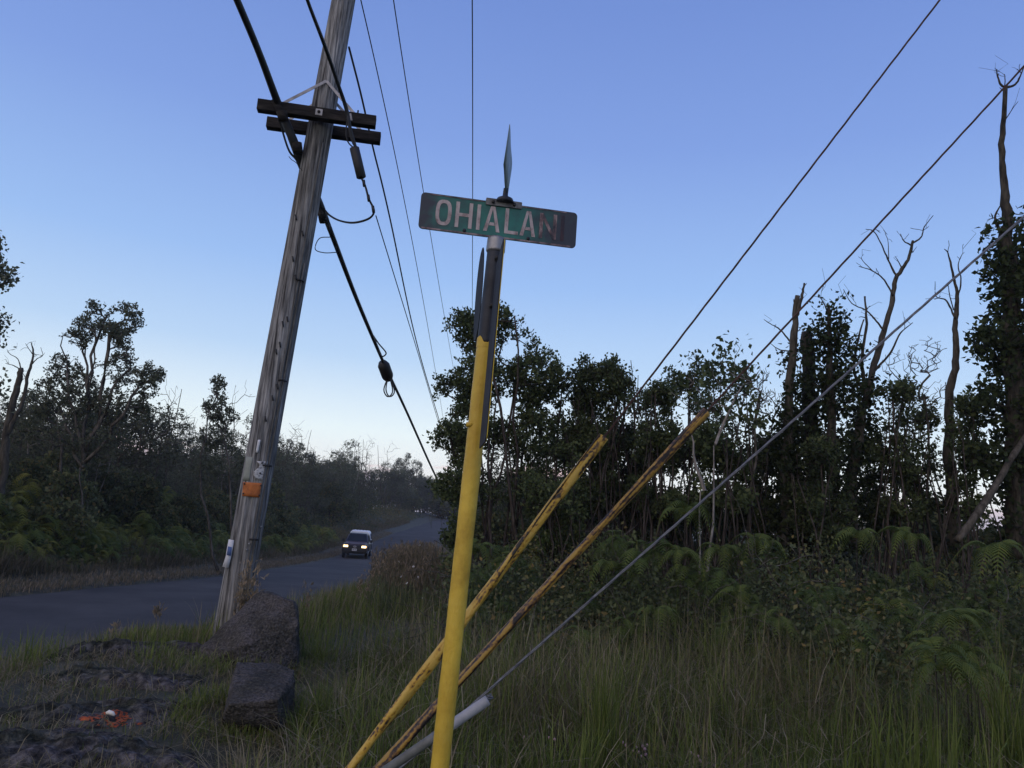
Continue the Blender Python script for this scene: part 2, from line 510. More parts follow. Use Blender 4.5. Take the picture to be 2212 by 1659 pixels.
def branch_mesh(g, pos, par, r_tip=.004, power=2.3, rmax=None, floor=None, maxside=6):
    n = len(pos)
    acc = np.zeros(n)
    kids = [[] for _ in range(n)]
    for c in range(n):
        if par[c] >= 0: kids[par[c]].append(c)
    rad = np.zeros(n)
    for c in range(n - 1, -1, -1):
        rad[c] = max(r_tip, acc[c] ** (1 / power)) if kids[c] else r_tip
        if floor is not None and c < len(floor): rad[c] = max(rad[c], floor[c])
        if rmax: rad[c] = min(rad[c], rmax)
        if par[c] >= 0: acc[par[c]] += rad[c] ** power
    # children were appended after parents only; one more sweep keeps order-safe
    starts = [c for c in range(n) if par[c] < 0]
    stack = list(starts)
    while stack:
        c = stack.pop()
        chain = [c]
        if par[c] >= 0: chain = [par[c], c]
        while kids[chain[-1]]:
            ks = sorted(kids[chain[-1]], key=lambda q: -rad[q])
            stack.extend(ks[1:])
            chain.append(ks[0])
        if len(chain) < 2: continue
        rr_ = rad[chain].copy()
        if par[c] >= 0: rr_[0] = rr_[1]
        mxr = rr_.max()
        tube(g, pos[chain], rr_, maxside if mxr > .03 else 4 if mxr > .012 else 3, caps=mxr > .03)
    return rad

def blob_points(rng, blobs):
    out = []
    for c, r, n in blobs:
        p = rng.normal(size=(n * 3, 3))
        p /= np.linalg.norm(p, axis=1)[:, None]
        p *= rng.uniform(.15, 1, (n * 3, 1)) ** (1 / 2.2)
        q = np.asarray(c) + p * np.asarray(r)
        # clumps with gaps between
        keep = (np.sin(q[:, 0] * 5.1 + c[0]) + np.sin(q[:, 1] * 4.7) + np.sin(q[:, 2] * 5.7 + c[2])) > -.6
        out.append(q[keep][:n])
    return np.concatenate(out)

def wavy(rng, p0, p1, n=7, amp=.08):
    t = np.linspace(0, 1, n)[:, None]
    P = np.asarray(p0) * (1 - t) + np.asarray(p1) * t
    w = np.cumsum(rng.normal(size=(n, 3)), 0) * amp / math.sqrt(n)
    w -= w[0]; w[:, 2] *= .2
    return P + w

def tree(name, seed, base, trunks, blobs, bark, leaf, label, cat='tree', group=None, k=10, spread=.1, ln=.08, wd=.045,
         r_tip=.005, floor=.03, rmax=None, crown='crown', step=.3, power=2.3, wig=.25, extra=None, bare=0):
    """trunks: polylines in world space; blobs: (centre, radii, number of twigs)"""
    rng = np.random.default_rng(seed)
    root = empty(name, base)
    b = np.asarray(base, float)
    tr_ = [np.asarray(p, float) - b for p in trunks]
    bl = [(np.asarray(c, float) - b, r, n) for c, r, n in blobs]
    att = blob_points(rng, bl) if bl else np.zeros((0, 3))
    pos, par, tips, ntr = skeleton(rng, tr_, att, step=step, wig=wig)
    fl = []
    for p in tr_:
        m = len(p)
        fl += list(np.linspace(1, .3, m) * floor)
    g = Geo()
    branch_mesh(g, pos, par, r_tip=r_tip, power=power, floor=fl, rmax=rmax)
    g.obj('trunk', bark, root, smooth=True)
    if leaf is not None and (len(tips) or extra is not None):
        g = Geo()
        C = pos[tips] if len(tips) else np.zeros((0, 3))
        if bare: C = C[rng.random(len(C)) > bare * (C[:, 2] > np.quantile(C[:, 2], .55))]
        if extra is not None: C = np.concatenate([C, np.asarray(extra) - b])
        leaves(g, rng, C, k, spread, ln, wd)
        g.obj(crown, leaf, root)
    return tag(root, label, cat, group)

def pb(px, py, Y, rpx, n, sy=1.0):       # a crown lump seen there
    s = rpx * Y / F
    return (at(px, py, Y), (s, s * sy, s), n)

def base_at(px, py, Y):                  # on the ground below that direction
    p = at(px, py, Y)
    return np.array([p[0], Y, float(gz(p[0], Y))])

# ------------------------------------------------------------------ utility pole
pole_b, pole_t = at(490, 1390, 8.1), at(742, 0, 8.1)
pdir = (pole_t - pole_b) / (pole_t - pole_b)[2]
def pole_pt(z): return pole_b + pdir * (z - pole_b[2])
def pole_r(z): return .158 - .0032 * z
up_ = empty('utility_pole', tuple(pole_pt(0)))
UO = np.array(up_.location)
tag(up_, 'tall weathered wooden utility pole leaning behind the two boulders', 'utility pole')
rng = np.random.default_rng(3)
sides, zz = 40, np.arange(-.25, 11.6, .14)
th = np.arange(sides) / sides * 2 * math.pi
V = []
cracks = [(a, rng.uniform(-.5, 9), rng.uniform(1, 4), rng.uniform(.01, .022)) for a in rng.uniform(0, 6.28, 34)]
for z in zz:
    c = pole_pt(z); r = np.full(sides, pole_r(z)) * (1 + .012 * np.sin(3 * th + z) + .01 * np.sin(5 * th - .7 * z))
    for a, z0, ln_, dp in cracks:
        if z0 < z < z0 + ln_:
            dd = np.abs((th - a - .03 * (z - z0) + math.pi) % (2 * math.pi) - math.pi)
            r -= dp * np.clip(1 - dd / .17, 0, 1) * math.sin(math.pi * (z - z0) / ln_)
    V.append(np.stack([c[0] + r * np.cos(th), c[1] + r * np.sin(th), np.full(sides, z)], 1))
g = Geo()
i, j = np.meshgrid(np.arange(len(zz) - 1), np.arange(sides), indexing='ij')
k = (j + 1) % sides
g.add(np.concatenate(V) - UO, [np.stack([i * sides + j, i * sides + k, (i + 1) * sides + k, (i + 1) * sides + j], -1).reshape(-1, 4),
                          (np.arange(sides) + (len(zz) - 1) * sides)[None]])
g.obj('shaft', MT['pole'], up_, smooth=True)

AZ = at(697, 248, 7.88)[2]
def arm(p0, p1, dz):
    a, b = onz(*p0, AZ), onz(*p1, AZ)
    R = frame_of(b - a)
    return bev_box('crossarm', (a + b) / 2 - UO + np.array([0, 0, dz]), (np.linalg.norm(b - a), .1, .125), MT['arm'], up_, .004, R, 1), a, b, R
arm1, a0, a1, RA = arm((557, 228), (812, 265), 0)
arm2, b0, b1, RB = arm((577, 266), (822, 300), 0)
ang = math.degrees(math.atan2(a1[1] - a0[1], a1[0] - a0[0]))
fwd = RA[:, 1]                                   # from the front arm to the back arm
pc = pole_pt(AZ + .45)
def strip(name, p, q, w, th_, mat, parent=up_):
    p, q = np.asarray(p, float), np.asarray(q, float)
    d = q - p
    x = d / np.linalg.norm(d)
    R = frame_of(x, up=np.cross(x, fwd) * 1.0)
    return bev_box(name, (p + q) / 2 - UO, (np.linalg.norm(d), w, th_), mat, parent, .002, R, 1)
front = -fwd * (pole_r(AZ) + .012)
back = fwd * (pole_r(AZ) + .012)
am = (a0 + a1) / 2
for s in (-.42, .42):
    strip('brace', pc + front * 1.0, np.array([*(am[:2] + RA[:2, 0] * s), AZ + .05]) + fwd * .02, .006, .034, MT['galv'])
    strip('brace', pc + back * 1.0, np.array([*((b0 + b1)[:2] / 2 + RA[:2, 0] * s), AZ + .05]) - fwd * .02, .006, .034, MT['galv'])
bev_box('bolt_plate', am + RA[:, 0] * .02 - fwd * .054 + np.array([0, 0, .0]) - UO, (.075, .008, .075), MT['galv'], up_, .003, RA)
bev_box('bolt_head', am + RA[:, 0] * .02 - fwd * .066 - UO, (.03, .02, .03), MT['arm'], up_, .006, RA)
for s, q in ((-.42, a0), (.43, a1)):
    p = am + RA[:, 0] * s
    g = Geo(); tube(g, [p + [0, 0, .05] - UO, p + [0, 0, .115] - UO], .009, 8); tube(g, [p + [0, 0, .062] - UO, p + [0, 0, .075] - UO], .02, 6)
    g.obj('arm_bolt', MT['arm'], up_)
p = am + RA[:, 0] * .36 - fwd * .06
strip('washer_plate', p + [-.01, 0, .035], p + [.015, 0, -.05], .006, .03, MT['galv'])
# cable hanger plate and strap on the front arm
p = onz(600, 235, AZ) - fwd * .07
strip('hanger_bracket', p + [-.05, 0, .07], p + [.07, 0, -.1], .012, .075, MT['arm'])
# riser conduits on the road-away side, with straps
def on_pole(px, py, off=0.0):
    """point of the shaft surface seen there"""
    d = ray(px, py)
    lo, hi = 7.4, 8.4
    best = None
    for Yv in np.linspace(7.6, 8.3, 140):
        P = d * (Yv / d[1]) + np.array([0, 0, CZ])
        c = pole_pt(P[2])
        if np.hypot(P[0] - c[0], P[1] - c[1]) < pole_r(P[2]) + off:
            return P
    P = at(px, py, 8.08)
    return P
for ang_, r_, ztop in ((-.62, .011, 4.2), (-.86, .009, 5.6)):
    pts = []
    for z in np.linspace(-.1, ztop, 12):
        c = pole_pt(z); R_ = pole_r(z) + r_ * .6
        pts.append(np.array([c[0] + R_ * math.cos(ang_), c[1] + R_ * math.sin(ang_), z]) - UO)
    g = Geo(); tube(g, pts, r_, 8); g.obj('riser_conduit', MT['conduit'], up_, smooth=True)
for z in (.75, 1.25, 2.0, 2.9, 4.0):
    c = pole_pt(z)
    pts = [np.array([c[0] + (pole_r(z) + .026 * math.exp(-((a + .72) / .25) ** 2) + .004) * math.cos(a),
                     c[1] + (pole_r(z) + .026 * math.exp(-((a + .72) / .25) ** 2) + .004) * math.sin(a), z]) - UO for a in np.linspace(-1.05, -.35, 12)]
    g = Geo(); tube(g, pts, .009, 4); g.obj('conduit_strap', MT['black'], up_)
# plates nailed to the shaft: follow its curve
def wrap_plate(name, corners, mat, nails=None, ny=6, nx=8, cut=None):
    TL, TR, BR, BL = [np.array(c, float) for c in corners]
    V = []
    for b in np.linspace(0, 1, ny):
        for a in np.linspace(0, 1, nx):
            px = (TL * (1 - a) + TR * a) * (1 - b) + (BL * (1 - a) + BR * a) * b
            if cut: px = px + cut(a, b)
            P = on_pole(*px, off=.012)
            V.append(P)
    V = np.array(V)
    n1 = len(V)
    c = np.array([pole_pt(v[2]) for v in V]); o = V - c; o[:, 2] = 0; o /= np.linalg.norm(o, axis=1)[:, None] + 1e-9
    V2 = V - o * .006
    i, j = np.meshgrid(np.arange(ny - 1), np.arange(nx - 1), indexing='ij')
    Q = np.stack([i * nx + j, i * nx + j + 1, (i + 1) * nx + j + 1, (i + 1) * nx + j], -1).reshape(-1, 4)
    rim = [r for r in range(nx)] + [r * nx + nx - 1 for r in range(1, ny)] + [(ny - 1) * nx + r for r in range(nx - 2, -1, -1)] + [r * nx for r in range(ny - 2, 0, -1)]
    rim = np.array(rim); rn = np.roll(rim, -1)
    g = Geo(); g.add(np.concatenate([V, V2]) - UO, [Q[:, ::-1], Q + n1, np.stack([rim, rn, rn + n1, rim + n1], 1)])
    o = g.obj(name, mat, up_, smooth=False)
    for q in (nails or []):
        P = on_pole(*q, off=.016) - UO
        gg = Geo(); tube(gg, [P + [0, -.004, 0], P + [0, .012, 0]], .009, 7); gg.obj('nail', MT['black'], o)
    return o
orange = noisy('orange_plate_paint', [(.19, .06, .018), (.36, .11, .025), (.45, .15, .04)], sc=9, detail=9, rough=.65, bump=.2, bsc=40)
greyp = noisy('grey_plate', [(.17, .19, .17), (.25, .27, .24)], sc=9, rough=.8)
paper = noisy('torn_printed_paper', [(.06, .06, .075), (.3, .31, .32), (.42, .43, .44)], scale=(1, 1, 2), sc=26, detail=6, lo=.36, hi=.56, rough=.9)
white = noisy('white_paper', [(.42, .43, .46), (.6, .61, .63)], sc=14, rough=.8)
wrap_plate('orange_plate', [(525, 1041), (568, 1044), (562, 1075), (523, 1071)], orange, [(528, 1045), (564, 1049), (560, 1070), (526, 1066)])
wrap_plate('grey_plate', [(532, 986), (546, 988), (538, 1039), (524, 1038)], greyp)
wrap_plate('torn_notice', [(554, 996), (579, 997), (567, 1037), (545, 1034)], paper, [(566, 1000), (562, 1022)], 9, 8,
           cut=lambda a, b: np.array([(6 * math.sin(b * 7) + 5 * math.sin(b * 2.5)) * (1 - a), 0]))
wrap_plate('paper_strip', [(557, 950), (563, 950), (557, 978), (552, 977)], white, None, 5, 3)
for q in ((562, 1120), (563, 1138), (538, 1175), (533, 1188)):
    P = on_pole(*q, off=.012) - UO
    g = Geo(); tube(g, [P + [0, -.006, 0], P + [0, .02, 0]], .011, 6); g.obj('nail', MT['galv'], up_)

for q in ((640, 470), (655, 505), (634, 560), (640, 600), (612, 700), (622, 690), (606, 745), (598, 760), (590, 860), (600, 835), (575, 905)):
    P = on_pole(*q, off=.008) - UO
    g = Geo(); tube(g, [P + [-.01, -.012, .028], P + [.008, -.012, -.03]], .009, 5); g.obj('staple', MT['black'], up_)

# white and blue flyer hanging off the left edge of the pole
blue = flat('blue_print', (.05, .09, .22), .7)
fl_c = [(497, 1166), (506, 1170), (503, 1192), (493, 1227), (482, 1223), (488, 1196)]
g = Geo()
rows = [((494, 1165), (506, 1167)), ((490, 1185), (502, 1188)), ((488, 1200), (499, 1204)), ((480, 1224), (493, 1227))]
V = []
for n_, (l, r) in enumerate(rows):
    for a in (0, .5, 1):
        V.append(at(l[0] * (1 - a) + r[0] * a, l[1] * (1 - a) + r[1] * a, 7.96 - .02 * (a == .5) - .012 * n_))
V = np.array(V); V2 = V + [0, .004, 0]
Q = np.array([[r * 3 + c, r * 3 + c + 1, r * 3 + c + 4, r * 3 + c + 3] for r in range(3) for c in range(2)])
rim = np.array([0, 1, 2, 5, 8, 11, 10, 9, 6, 3]); rn = np.roll(rim, -1)
g.add(np.concatenate([V, V2]), [Q[:, ::-1], Q + 12, np.stack([rim, rn, rn + 12, rim + 12], 1)])
fo = g.obj('flyer', white, None, origin=V[0])
tag(fo, 'narrow white paper flyer with a blue panel, curling off the wooden pole', 'flyer')
g = Geo()
V = np.array([at(492.5, 1180, 7.925), at(500.5, 1182, 7.925), at(498.5, 1201, 7.905), at(489.5, 1199, 7.905)])
V2 = V + [0, .003, 0]
g.add(np.concatenate([V, V2]) - np.array(fo.location), [np.array([[0, 3, 2, 1], [4, 5, 6, 7], [0, 1, 5, 4], [1, 2, 6, 5], [2, 3, 7, 6], [3, 0, 4, 7]])])
g.obj('printed_panel', blue, fo)

# ------------------------------------------------------------------ overhead cables
def cable(name, pts, rad, mat, label, sides=6, spl=True, cat='cable', group=None):
    P = spline(pts, 10) if spl and len(pts) > 2 else np.asarray(pts)
    R = rad
    if not np.isscalar(rad):
        R = np.interp(np.linspace(0, len(rad) - 1, len(P)), np.arange(len(rad)), rad)
    o = P[0].copy()
    g = Geo(); tube(g, P - o, R, sides)
    ob = g.obj(name, mat, None, smooth=True)
    ob.location = o
    return tag(ob, label, cat, group)
def ext(p, q, d):                        # go on past p, away from q
    p, q = np.asarray(p), np.asarray(q)
    return p + (p - q) / np.linalg.norm(p - q) * d
LW = 'power lines between the poles'
def line(ps, rad, label, far=6, near=9):
    q = np.array([(x, y, 1 / d) for x, y, d in ps])
    d_ = np.concatenate([[0], np.cumsum(np.hypot(*np.diff(q[:, :2], axis=0).T))])
    cf = np.polyfit(q[:, 1], q[:, 0], min(2, len(q) - 1))
    t_ = np.linspace(0, d_[-1], 24)
    yv_ = np.interp(t_, d_, q[:, 1]); iv = np.interp(yv_, [q[0, 1], q[-1, 1]], [q[0, 2], q[-1, 2]])
    P = [at(np.polyval(cf, y), y, 1 / i) for y, i in zip(yv_, iv)]
    P = [ext(P[0], P[1], near)] + P + [ext(P[-1], P[-2], far)]
    return cable('power_line', P, rad, MT['black'], label, 5, group=LW, spl=False)
line([(780, 0, 12.2), (838, 270, 17), (884, 480, 23.5), (958, 910, 60)], .011, 'thin black power line crossing the top edge just right of the wooden pole')
line([(850, 0, 12.6), (914, 410, 20.5), (975, 770, 47)], .011, 'thin black power line passing behind the left end of the street sign')
line([(1020, 0, 12.5), (1021, 400, 19), (1020, 680, 33.5)], .012, 'near vertical black power line running down behind the street sign')
P = [pole_pt(6.98) + [.1, .2, 0]] + [at(*p) for p in ((780, 205, 9.2), (806, 320, 10.1), (842, 470, 12), (900, 740, 18), (948, 905, 27), (975, 990, 38))]
cable('service_cable', P, .0135, MT['cable'], 'black cable leaving the back of the wooden pole above the crossarms', group=LW)
cable('drop_wire', [at(*p) for p in ((812, 466, 8.4), (850, 590, 10), (905, 770, 14), (942, 895, 19), (962, 960, 24))], .007, MT['cable'], 'thinnest wire, trailing away from the loop below the splice case', group=LW)
# the thick trunk cable clamped to the crossarm
trunkc = [at(*p) for p in ((420, -210, 5.2), (470, -95, 5.7), (512, 0, 6.3), (560, 115, 7.0), (600, 222, 7.78), (632, 300, 7.95), (655, 362, 8.2), (690, 440, 8.55), (706, 478, 8.75))]
tc_ = cable('trunk_cable', trunkc, [.03, .031, .032, .034, .042, .05, .05, .045, .034], MT['cable'], 'thick black cable slung from upper left over the crossarm and behind the wooden pole', 10)
dist_pts = [at(*p) for p in ((706, 478, 8.75), (722, 520, 9), (768, 640, 10.5), (812, 745, 12.5), (834, 795, 14), (880, 893, 17.5), (930, 1005, 22), (958, 1062, 26), (985, 1110, 32))]
dc = cable('communication_cable', dist_pts, [.032, .032, .03, .03, .028, .028, .028, .028, .028], MT['cable'], 'black cable sagging from the wooden pole down to the tall bush in the distance', 8)
DO = np.array(dc.location)
# lashed support strand and second line under the arm
lead = [at(*p) for p in ((598, 240, 7.75), (622, 320, 8.0), (640, 345, 8.1), (652, 372, 8.2))]
P = spline([p - np.array(tc_.location) for p in lead], 6); g = Geo(); tube(g, P, .012, 6); g.obj('lashed_strand', MT['cable'], tc_, smooth=True)
for q in ((608, 250, 7.7), (640, 318, 7.92)):
    p = at(*q) - np.array(tc_.location)
    g = Geo(); tube(g, [p + [0, 0, .05], p + [.02, .02, -.05]], .055, 8); g.obj('cable_clamp', MT['arm'], tc_)
P = spline([at(*p) - np.array(tc_.location) for p in ((655, 372, 8.0), (640, 352, 7.9), (630, 345, 7.9), (624, 338, 7.9))], 5)
g = Geo(); tube(g, P, .004, 4); g.obj('wire_end', MT['cable'], tc_)
# splice with loops on the distance cable
g = Geo()
c0, c1 = at(826, 782, 13.6), at(840, 820, 13.9)
tube(g, [c0 - DO, c0 * .8 + c1 * .2 - DO, c0 * .2 + c1 * .8 - DO, c1 - DO], [.07, .11, .11, .07], 9); g.obj('splice_case', MT['black'], dc, smooth=True)
for k_, (w_, dx) in enumerate(((9, 0), (7, 4))):
    P = spline([at(*p) - DO for p in ((838, 815, 13.8), (832 - w_ * .3 + dx, 842, 13.8), (838 + dx, 857, 13.8), (848 + dx, 845, 13.8), (842, 815, 13.8))], 6)
    g = Geo(); tube(g, P, .012, 5); g.obj('slack_loop', MT['black'], dc, smooth=True)
P = spline([at(*p) - DO for p in ((800, 715, 12.1), (818, 742, 12.4), (834, 762, 12.8), (826, 770, 12.9), (818, 762, 12.7))], 6)
g = Geo(); tube(g, P, .012, 5); g.obj('slack_loop', MT['black'], dc, smooth=True)
P = spline([at(*p) - DO for p in ((714, 512, 8.9), (690, 515, 8.9), (681, 538, 8.9), (700, 546, 8.9), (728, 545, 9.2))], 6)
g = Geo(); tube(g, P, .006, 5); g.obj('loose_wire', MT['black'], dc, smooth=True)
p = at(695, 462, 8.6) - DO
g = Geo(); tube(g, [p + [-.03, 0, .1], p + [.03, 0, -.1]], .05, 6); g.obj('cable_clamp', MT['arm'], dc)

# second cable, past the pole front to the splice case and its loop
sc_pts = [at(*p) for p in ((640, -80, 5.9), (664, 0, 6.3), (700, 95, 7.0), (728, 175, 7.45), (748, 235, 7.7), (757, 280, 7.75), (768, 318, 7.78))]
s2 = cable('second_cable', sc_pts, [.017, .017, .02, .02, .022, .02, .018], MT['cable'], 'black cable crossing the front of the wooden pole down to a cylindrical splice case', 8)
SO = np.array(s2.location)
c0, c1 = at(765, 318, 7.76), at(781, 385, 7.8)
g = Geo(); tube(g, [c0 - SO, c0 * .97 + c1 * .03 - SO, c0 * .03 + c1 * .97 - SO, c1 - SO], [.03, .052, .052, .035], 12); g.obj('splice_case', MT['black'], s2, smooth=True)
for offs in (-9, 6):
    P = spline([at(*p) - SO for p in ((752, 250, 7.68), (752 + offs * .5, 285, 7.68), (758 + offs * .6, 308, 7.7), (772, 325, 7.74))], 5)
    g = Geo(); tube(g, P, .008, 5); g.obj('tail_wire', MT['black'], s2, smooth=True)
loop = [(781, 385, 7.8), (789, 402, 7.8), (797, 430, 7.82), (808, 455, 7.85), (797, 472, 7.95), (765, 481, 8.1), (735, 477, 8.3), (712, 465, 8.5), (697, 448, 8.6)]
P = spline([at(*p) - SO for p in loop], 7)
g = Geo(); tube(g, P, .012, 6); g.obj('cable_loop', MT['black'], s2, smooth=True)
for q in ((786, 396, 7.8), (796, 428, 7.8), (806, 452, 7.82)):
    p = at(*q) - SO
    g = Geo(); tube(g, [p + [-.008, 0, .035], p + [.01, 0, -.035]], .018, 6); g.obj('tape_wrap', MT['black'], s2)

# ------------------------------------------------------------------ street sign post
bp_, tp_ = at(950, 1659, 2.72), at(1070.5, 540, 2.72)
sdir = (tp_ - bp_) / (tp_ - bp_)[2]
def post_pt(z): return bp_ + sdir * (z - bp_[2])
SP = empty('street_sign', tuple(post_pt(float(gz(-.17, 2.72)))))
tag(SP, 'yellow painted steel post carrying a weathered green street name sign', 'street sign')
S0 = np.array(SP.location)
def post_tube(name, z0, z1, r, mat, sides=28, n=40, dent=0.0):
    zz = np.linspace(z0, z1, n)
    rr_ = np.full(n, r) if np.isscalar(r) else np.interp(zz, *r)
    g = Geo(); tube(g, [post_pt(z) - S0 for z in zz], rr_ + dent * np.sin(zz * 31) * np.sin(zz * 13), sides)
    return g.obj(name, mat, SP, smooth=True)
zsplit = at(1043, 735, 2.72)[2]
ztop = at(1070, 540, 2.72)[2]
PR = .0312
post_tube('post', float(gz(-.17, 2.72)) - .15, zsplit - .012, PR, MT['yellow'], n=90, dent=.0006)
# ragged end of the yellow paint where bare steel shows
zs_ = np.linspace(zsplit - .05, zsplit + .05, 2)
g = Geo(); nsd = 28
th = np.arange(nsd) / nsd * 2 * math.pi
up_edge = zsplit + .012 * np.sin(th * 2 + 1) + .007 * np.sin(th * 5)
rows_ = []
for z_, zz_ in ((0, np.full(nsd, zsplit - .03)), (1, up_edge)):
    c = np.array([post_pt(q) for q in zz_])
    rows_.append(np.stack([c[:, 0] + (PR + .0012) * np.cos(th), c[:, 1] + (PR + .0012) * np.sin(th), zz_], 1))
i = np.arange(nsd); k = (i + 1) % nsd
g.add(np.concatenate(rows_) - S0, [np.stack([i, k, k + nsd, i + nsd], 1)])
g.obj('paint_edge', MT['yellow'], SP, smooth=True)
post_tube('bare_post', zsplit - .012, ztop + .004, PR - .0008, MT['dkgalv'])
zc = at(1070, 520, 2.72)[2]
post_tube('cap', ztop - .012, zc + .012, ([ztop - .012, ztop - .006, ztop + .002, zc + .004, zc + .012], [.0305, .0355, .0352, .0345, .027]), MT['galv'], n=16)
# name blade
BL_, BR_ = onz(903, 493, zc + .012), onz(1243, 537, zc + .012)
BX = (BR_ - BL_) / np.linalg.norm(BR_ - BL_)
BY = np.array([-BX[1], BX[0], 0])
BW, BH = float(np.linalg.norm(BR_ - BL_)), .142
M4 = Matrix(((BX[0], BY[0], 0, BL_[0] - S0[0]), (BX[1], BY[1], 0, BL_[1] - S0[1]), (0, 0, 1, BL_[2] - S0[2]), (0, 0, 0, 1)))
def rrect(x0, z0, x1, z1, r, n=6):
    out = []
    for cx, cz, a0 in ((x1 - r, z1 - r, 0), (x0 + r, z1 - r, 90), (x0 + r, z0 + r, 180), (x1 - r, z0 + r, 270)):
        out += [(cx + r * math.cos(math.radians(a0 + 90 * k / n)), cz + r * math.sin(math.radians(a0 + 90 * k / n))) for k in range(n + 1)]
    return out

def sign_green():
    """teal sheeting with dark stained ends and streaks"""
    m, t, b = new_mat('weathered_green_sheeting')
    tc = t.nodes.new('ShaderNodeTexCoord')
    sepx = t.nodes.new('ShaderNodeSeparateXYZ'); t.links.new(tc.outputs['Generated'], sepx.inputs[0])
    mp = t.nodes.new('ShaderNodeMapping'); mp.inputs['Scale'].default_value = (9, 1, 2.2)
    t.links.new(tc.outputs['Generated'], mp.inputs[0])
    n = t.nodes.new('ShaderNodeTexNoise'); n.inputs['Scale'].default_value = 1.6; n.inputs['Detail'].default_value = 8
    t.links.new(mp.outputs[0], n.inputs[0])
    e = t.nodes.new('ShaderNodeFloatCurve')
    cv = e.mapping.curves[0]
    cv.points[0].location = (0, .95); cv.points[1].location = (1, 1)
    for x, y in ((.07, .7), (.14, .3), (.3, .22), (.6, .12), (.7, .32), (.82, .62), (.9, .9)): cv.points.new(x, y)
    e.mapping.update()
    t.links.new(sepx.outputs['X'], e.inputs['Value'])
    ma = t.nodes.new('ShaderNodeMath'); ma.operation = 'MULTIPLY_ADD'; ma.inputs[1].default_value = 1.5
    t.links.new(n.outputs[0], ma.inputs[0]); t.links.new(e.outputs[0], ma.inputs[2])
    mr_ = t.nodes.new('ShaderNodeMapRange'); mr_.inputs[1].default_value = .75; mr_.inputs[2].default_value = 1.6
    t.links.new(ma.outputs[0], mr_.inputs[0])
    r = t.nodes.new('ShaderNodeValToRGB')
    r.color_ramp.elements[0].color = (.006, .13, .105, 1); r.color_ramp.elements[1].color = (.014, .02, .034, 1)
    q = r.color_ramp.elements.new(.5); q.color = (.008, .07, .066, 1)
    t.links.new(mr_.outputs[0], r.inputs[0]); t.links.new(r.outputs[0], b.inputs['Base Color'])
    b.inputs['Roughness'].default_value = .5
    return m
plate = prism('name_plate', rrect(0, 0, BW, BH, .016), .003, sign_green(), M4, SP)
letter_m = noisy('worn_letter_sheeting', [(.14, .09, .09), (.36, .3, .3), (.46, .41, .41)], scale=(1, 1, .6), sc=26, detail=7, lo=.3, hi=.6, rough=.6)
faded_m = noisy('faded_letter_sheeting', [(.016, .022, .035), (.13, .085, .09), (.38, .3, .3)], scale=(1, 1, .5), sc=24, detail=7, lo=.36, hi=.64, rough=.6)
ghost_m = noisy('ghost_letter_sheeting', [(.014, .02, .034), (.05, .026, .034), (.14, .06, .066)], scale=(1, 1, .5), sc=22, detail=7, lo=.4, hi=.7, rough=.6)
border_m = noisy('worn_border_sheeting', [(.03, .03, .04), (.16, .11, .12), (.3, .23, .24)], sc=24, detail=8, lo=.36, hi=.66, rough=.6)

def stroke_letter(ch, x0, x1, z0, z1, w):
    W_ = x1 - x0; H_ = z1 - z0
    P = []
    if ch == 'I': P = [[(x0, z0), (x0 + w, z0), (x0 + w, z1), (x0, z1)]]
    if ch == 'H':
        P = [[(x0, z0), (x0 + w, z0), (x0 + w, z1), (x0, z1)], [(x1 - w, z0), (x1, z0), (x1, z1), (x1 - w, z1)],
             [(x0 + w, z0 + H_ * .44), (x1 - w, z0 + H_ * .44), (x1 - w, z0 + H_ * .44 + w), (x0 + w, z0 + H_ * .44 + w)]]
    if ch == 'L':
        P = [[(x0, z0), (x0 + w, z0), (x0 + w, z1), (x0, z1)], [(x0 + w, z0), (x1, z0), (x1, z0 + w * .95), (x0 + w, z0 + w * .95)]]
    if ch == 'A':
        m = (x0 + x1) / 2; tw = w * .62
        sl_ = (m - tw - x0) / H_
        hb = z0 + H_ * .24
        P = [[(x0, z0), (x0 + w * 1.02, z0), (m + .0001, z1 - w * .75), (m + .0001, z1), (m - tw, z1)], [(x1 - w * 1.02, z0), (x1, z0), (m + tw, z1), (m + .0001, z1), (m + .0001, z1 - w * .75)],
             [(x0 + w * 1.02 + sl_ * H_ * .27, hb), (x1 - w * 1.02 - sl_ * H_ * .27, hb), (x1 - w * 1.02 - sl_ * H_ * .42, hb + w * .9), (x0 + w * 1.02 + sl_ * H_ * .42, hb + w * .9)]]
    if ch == 'N':
        P = [[(x0, z0), (x0 + w, z0), (x0 + w, z1), (x0, z1)], [(x1 - w, z0), (x1, z0), (x1, z1), (x1 - w, z1)],
             [(x0 + w, z1 - w * .1), (x0 + w, z1 - w * 1.9), (x1 - w, z0 + w * .1), (x1 - w, z0 + w * 1.9)]]
    if ch == 'O':
        out, inn = [], []
        n = 32
        for k in range(n):
            a = 2 * math.pi * k / n
            f = lambda q: math.copysign(abs(q) ** .72, q)
            out.append(((x0 + x1) / 2 + W_ / 2 * f(math.cos(a)), (z0 + z1) / 2 + H_ / 2 * f(math.sin(a))))
            inn.append(((x0 + x1) / 2 + (W_ / 2 - w) * f(math.cos(a)), (z0 + z1) / 2 + (H_ / 2 - w) * f(math.sin(a))))
        P = [[out[k], out[(k + 1) % n], inn[(k + 1) % n], inn[k]] for k in range(n)]
    return P

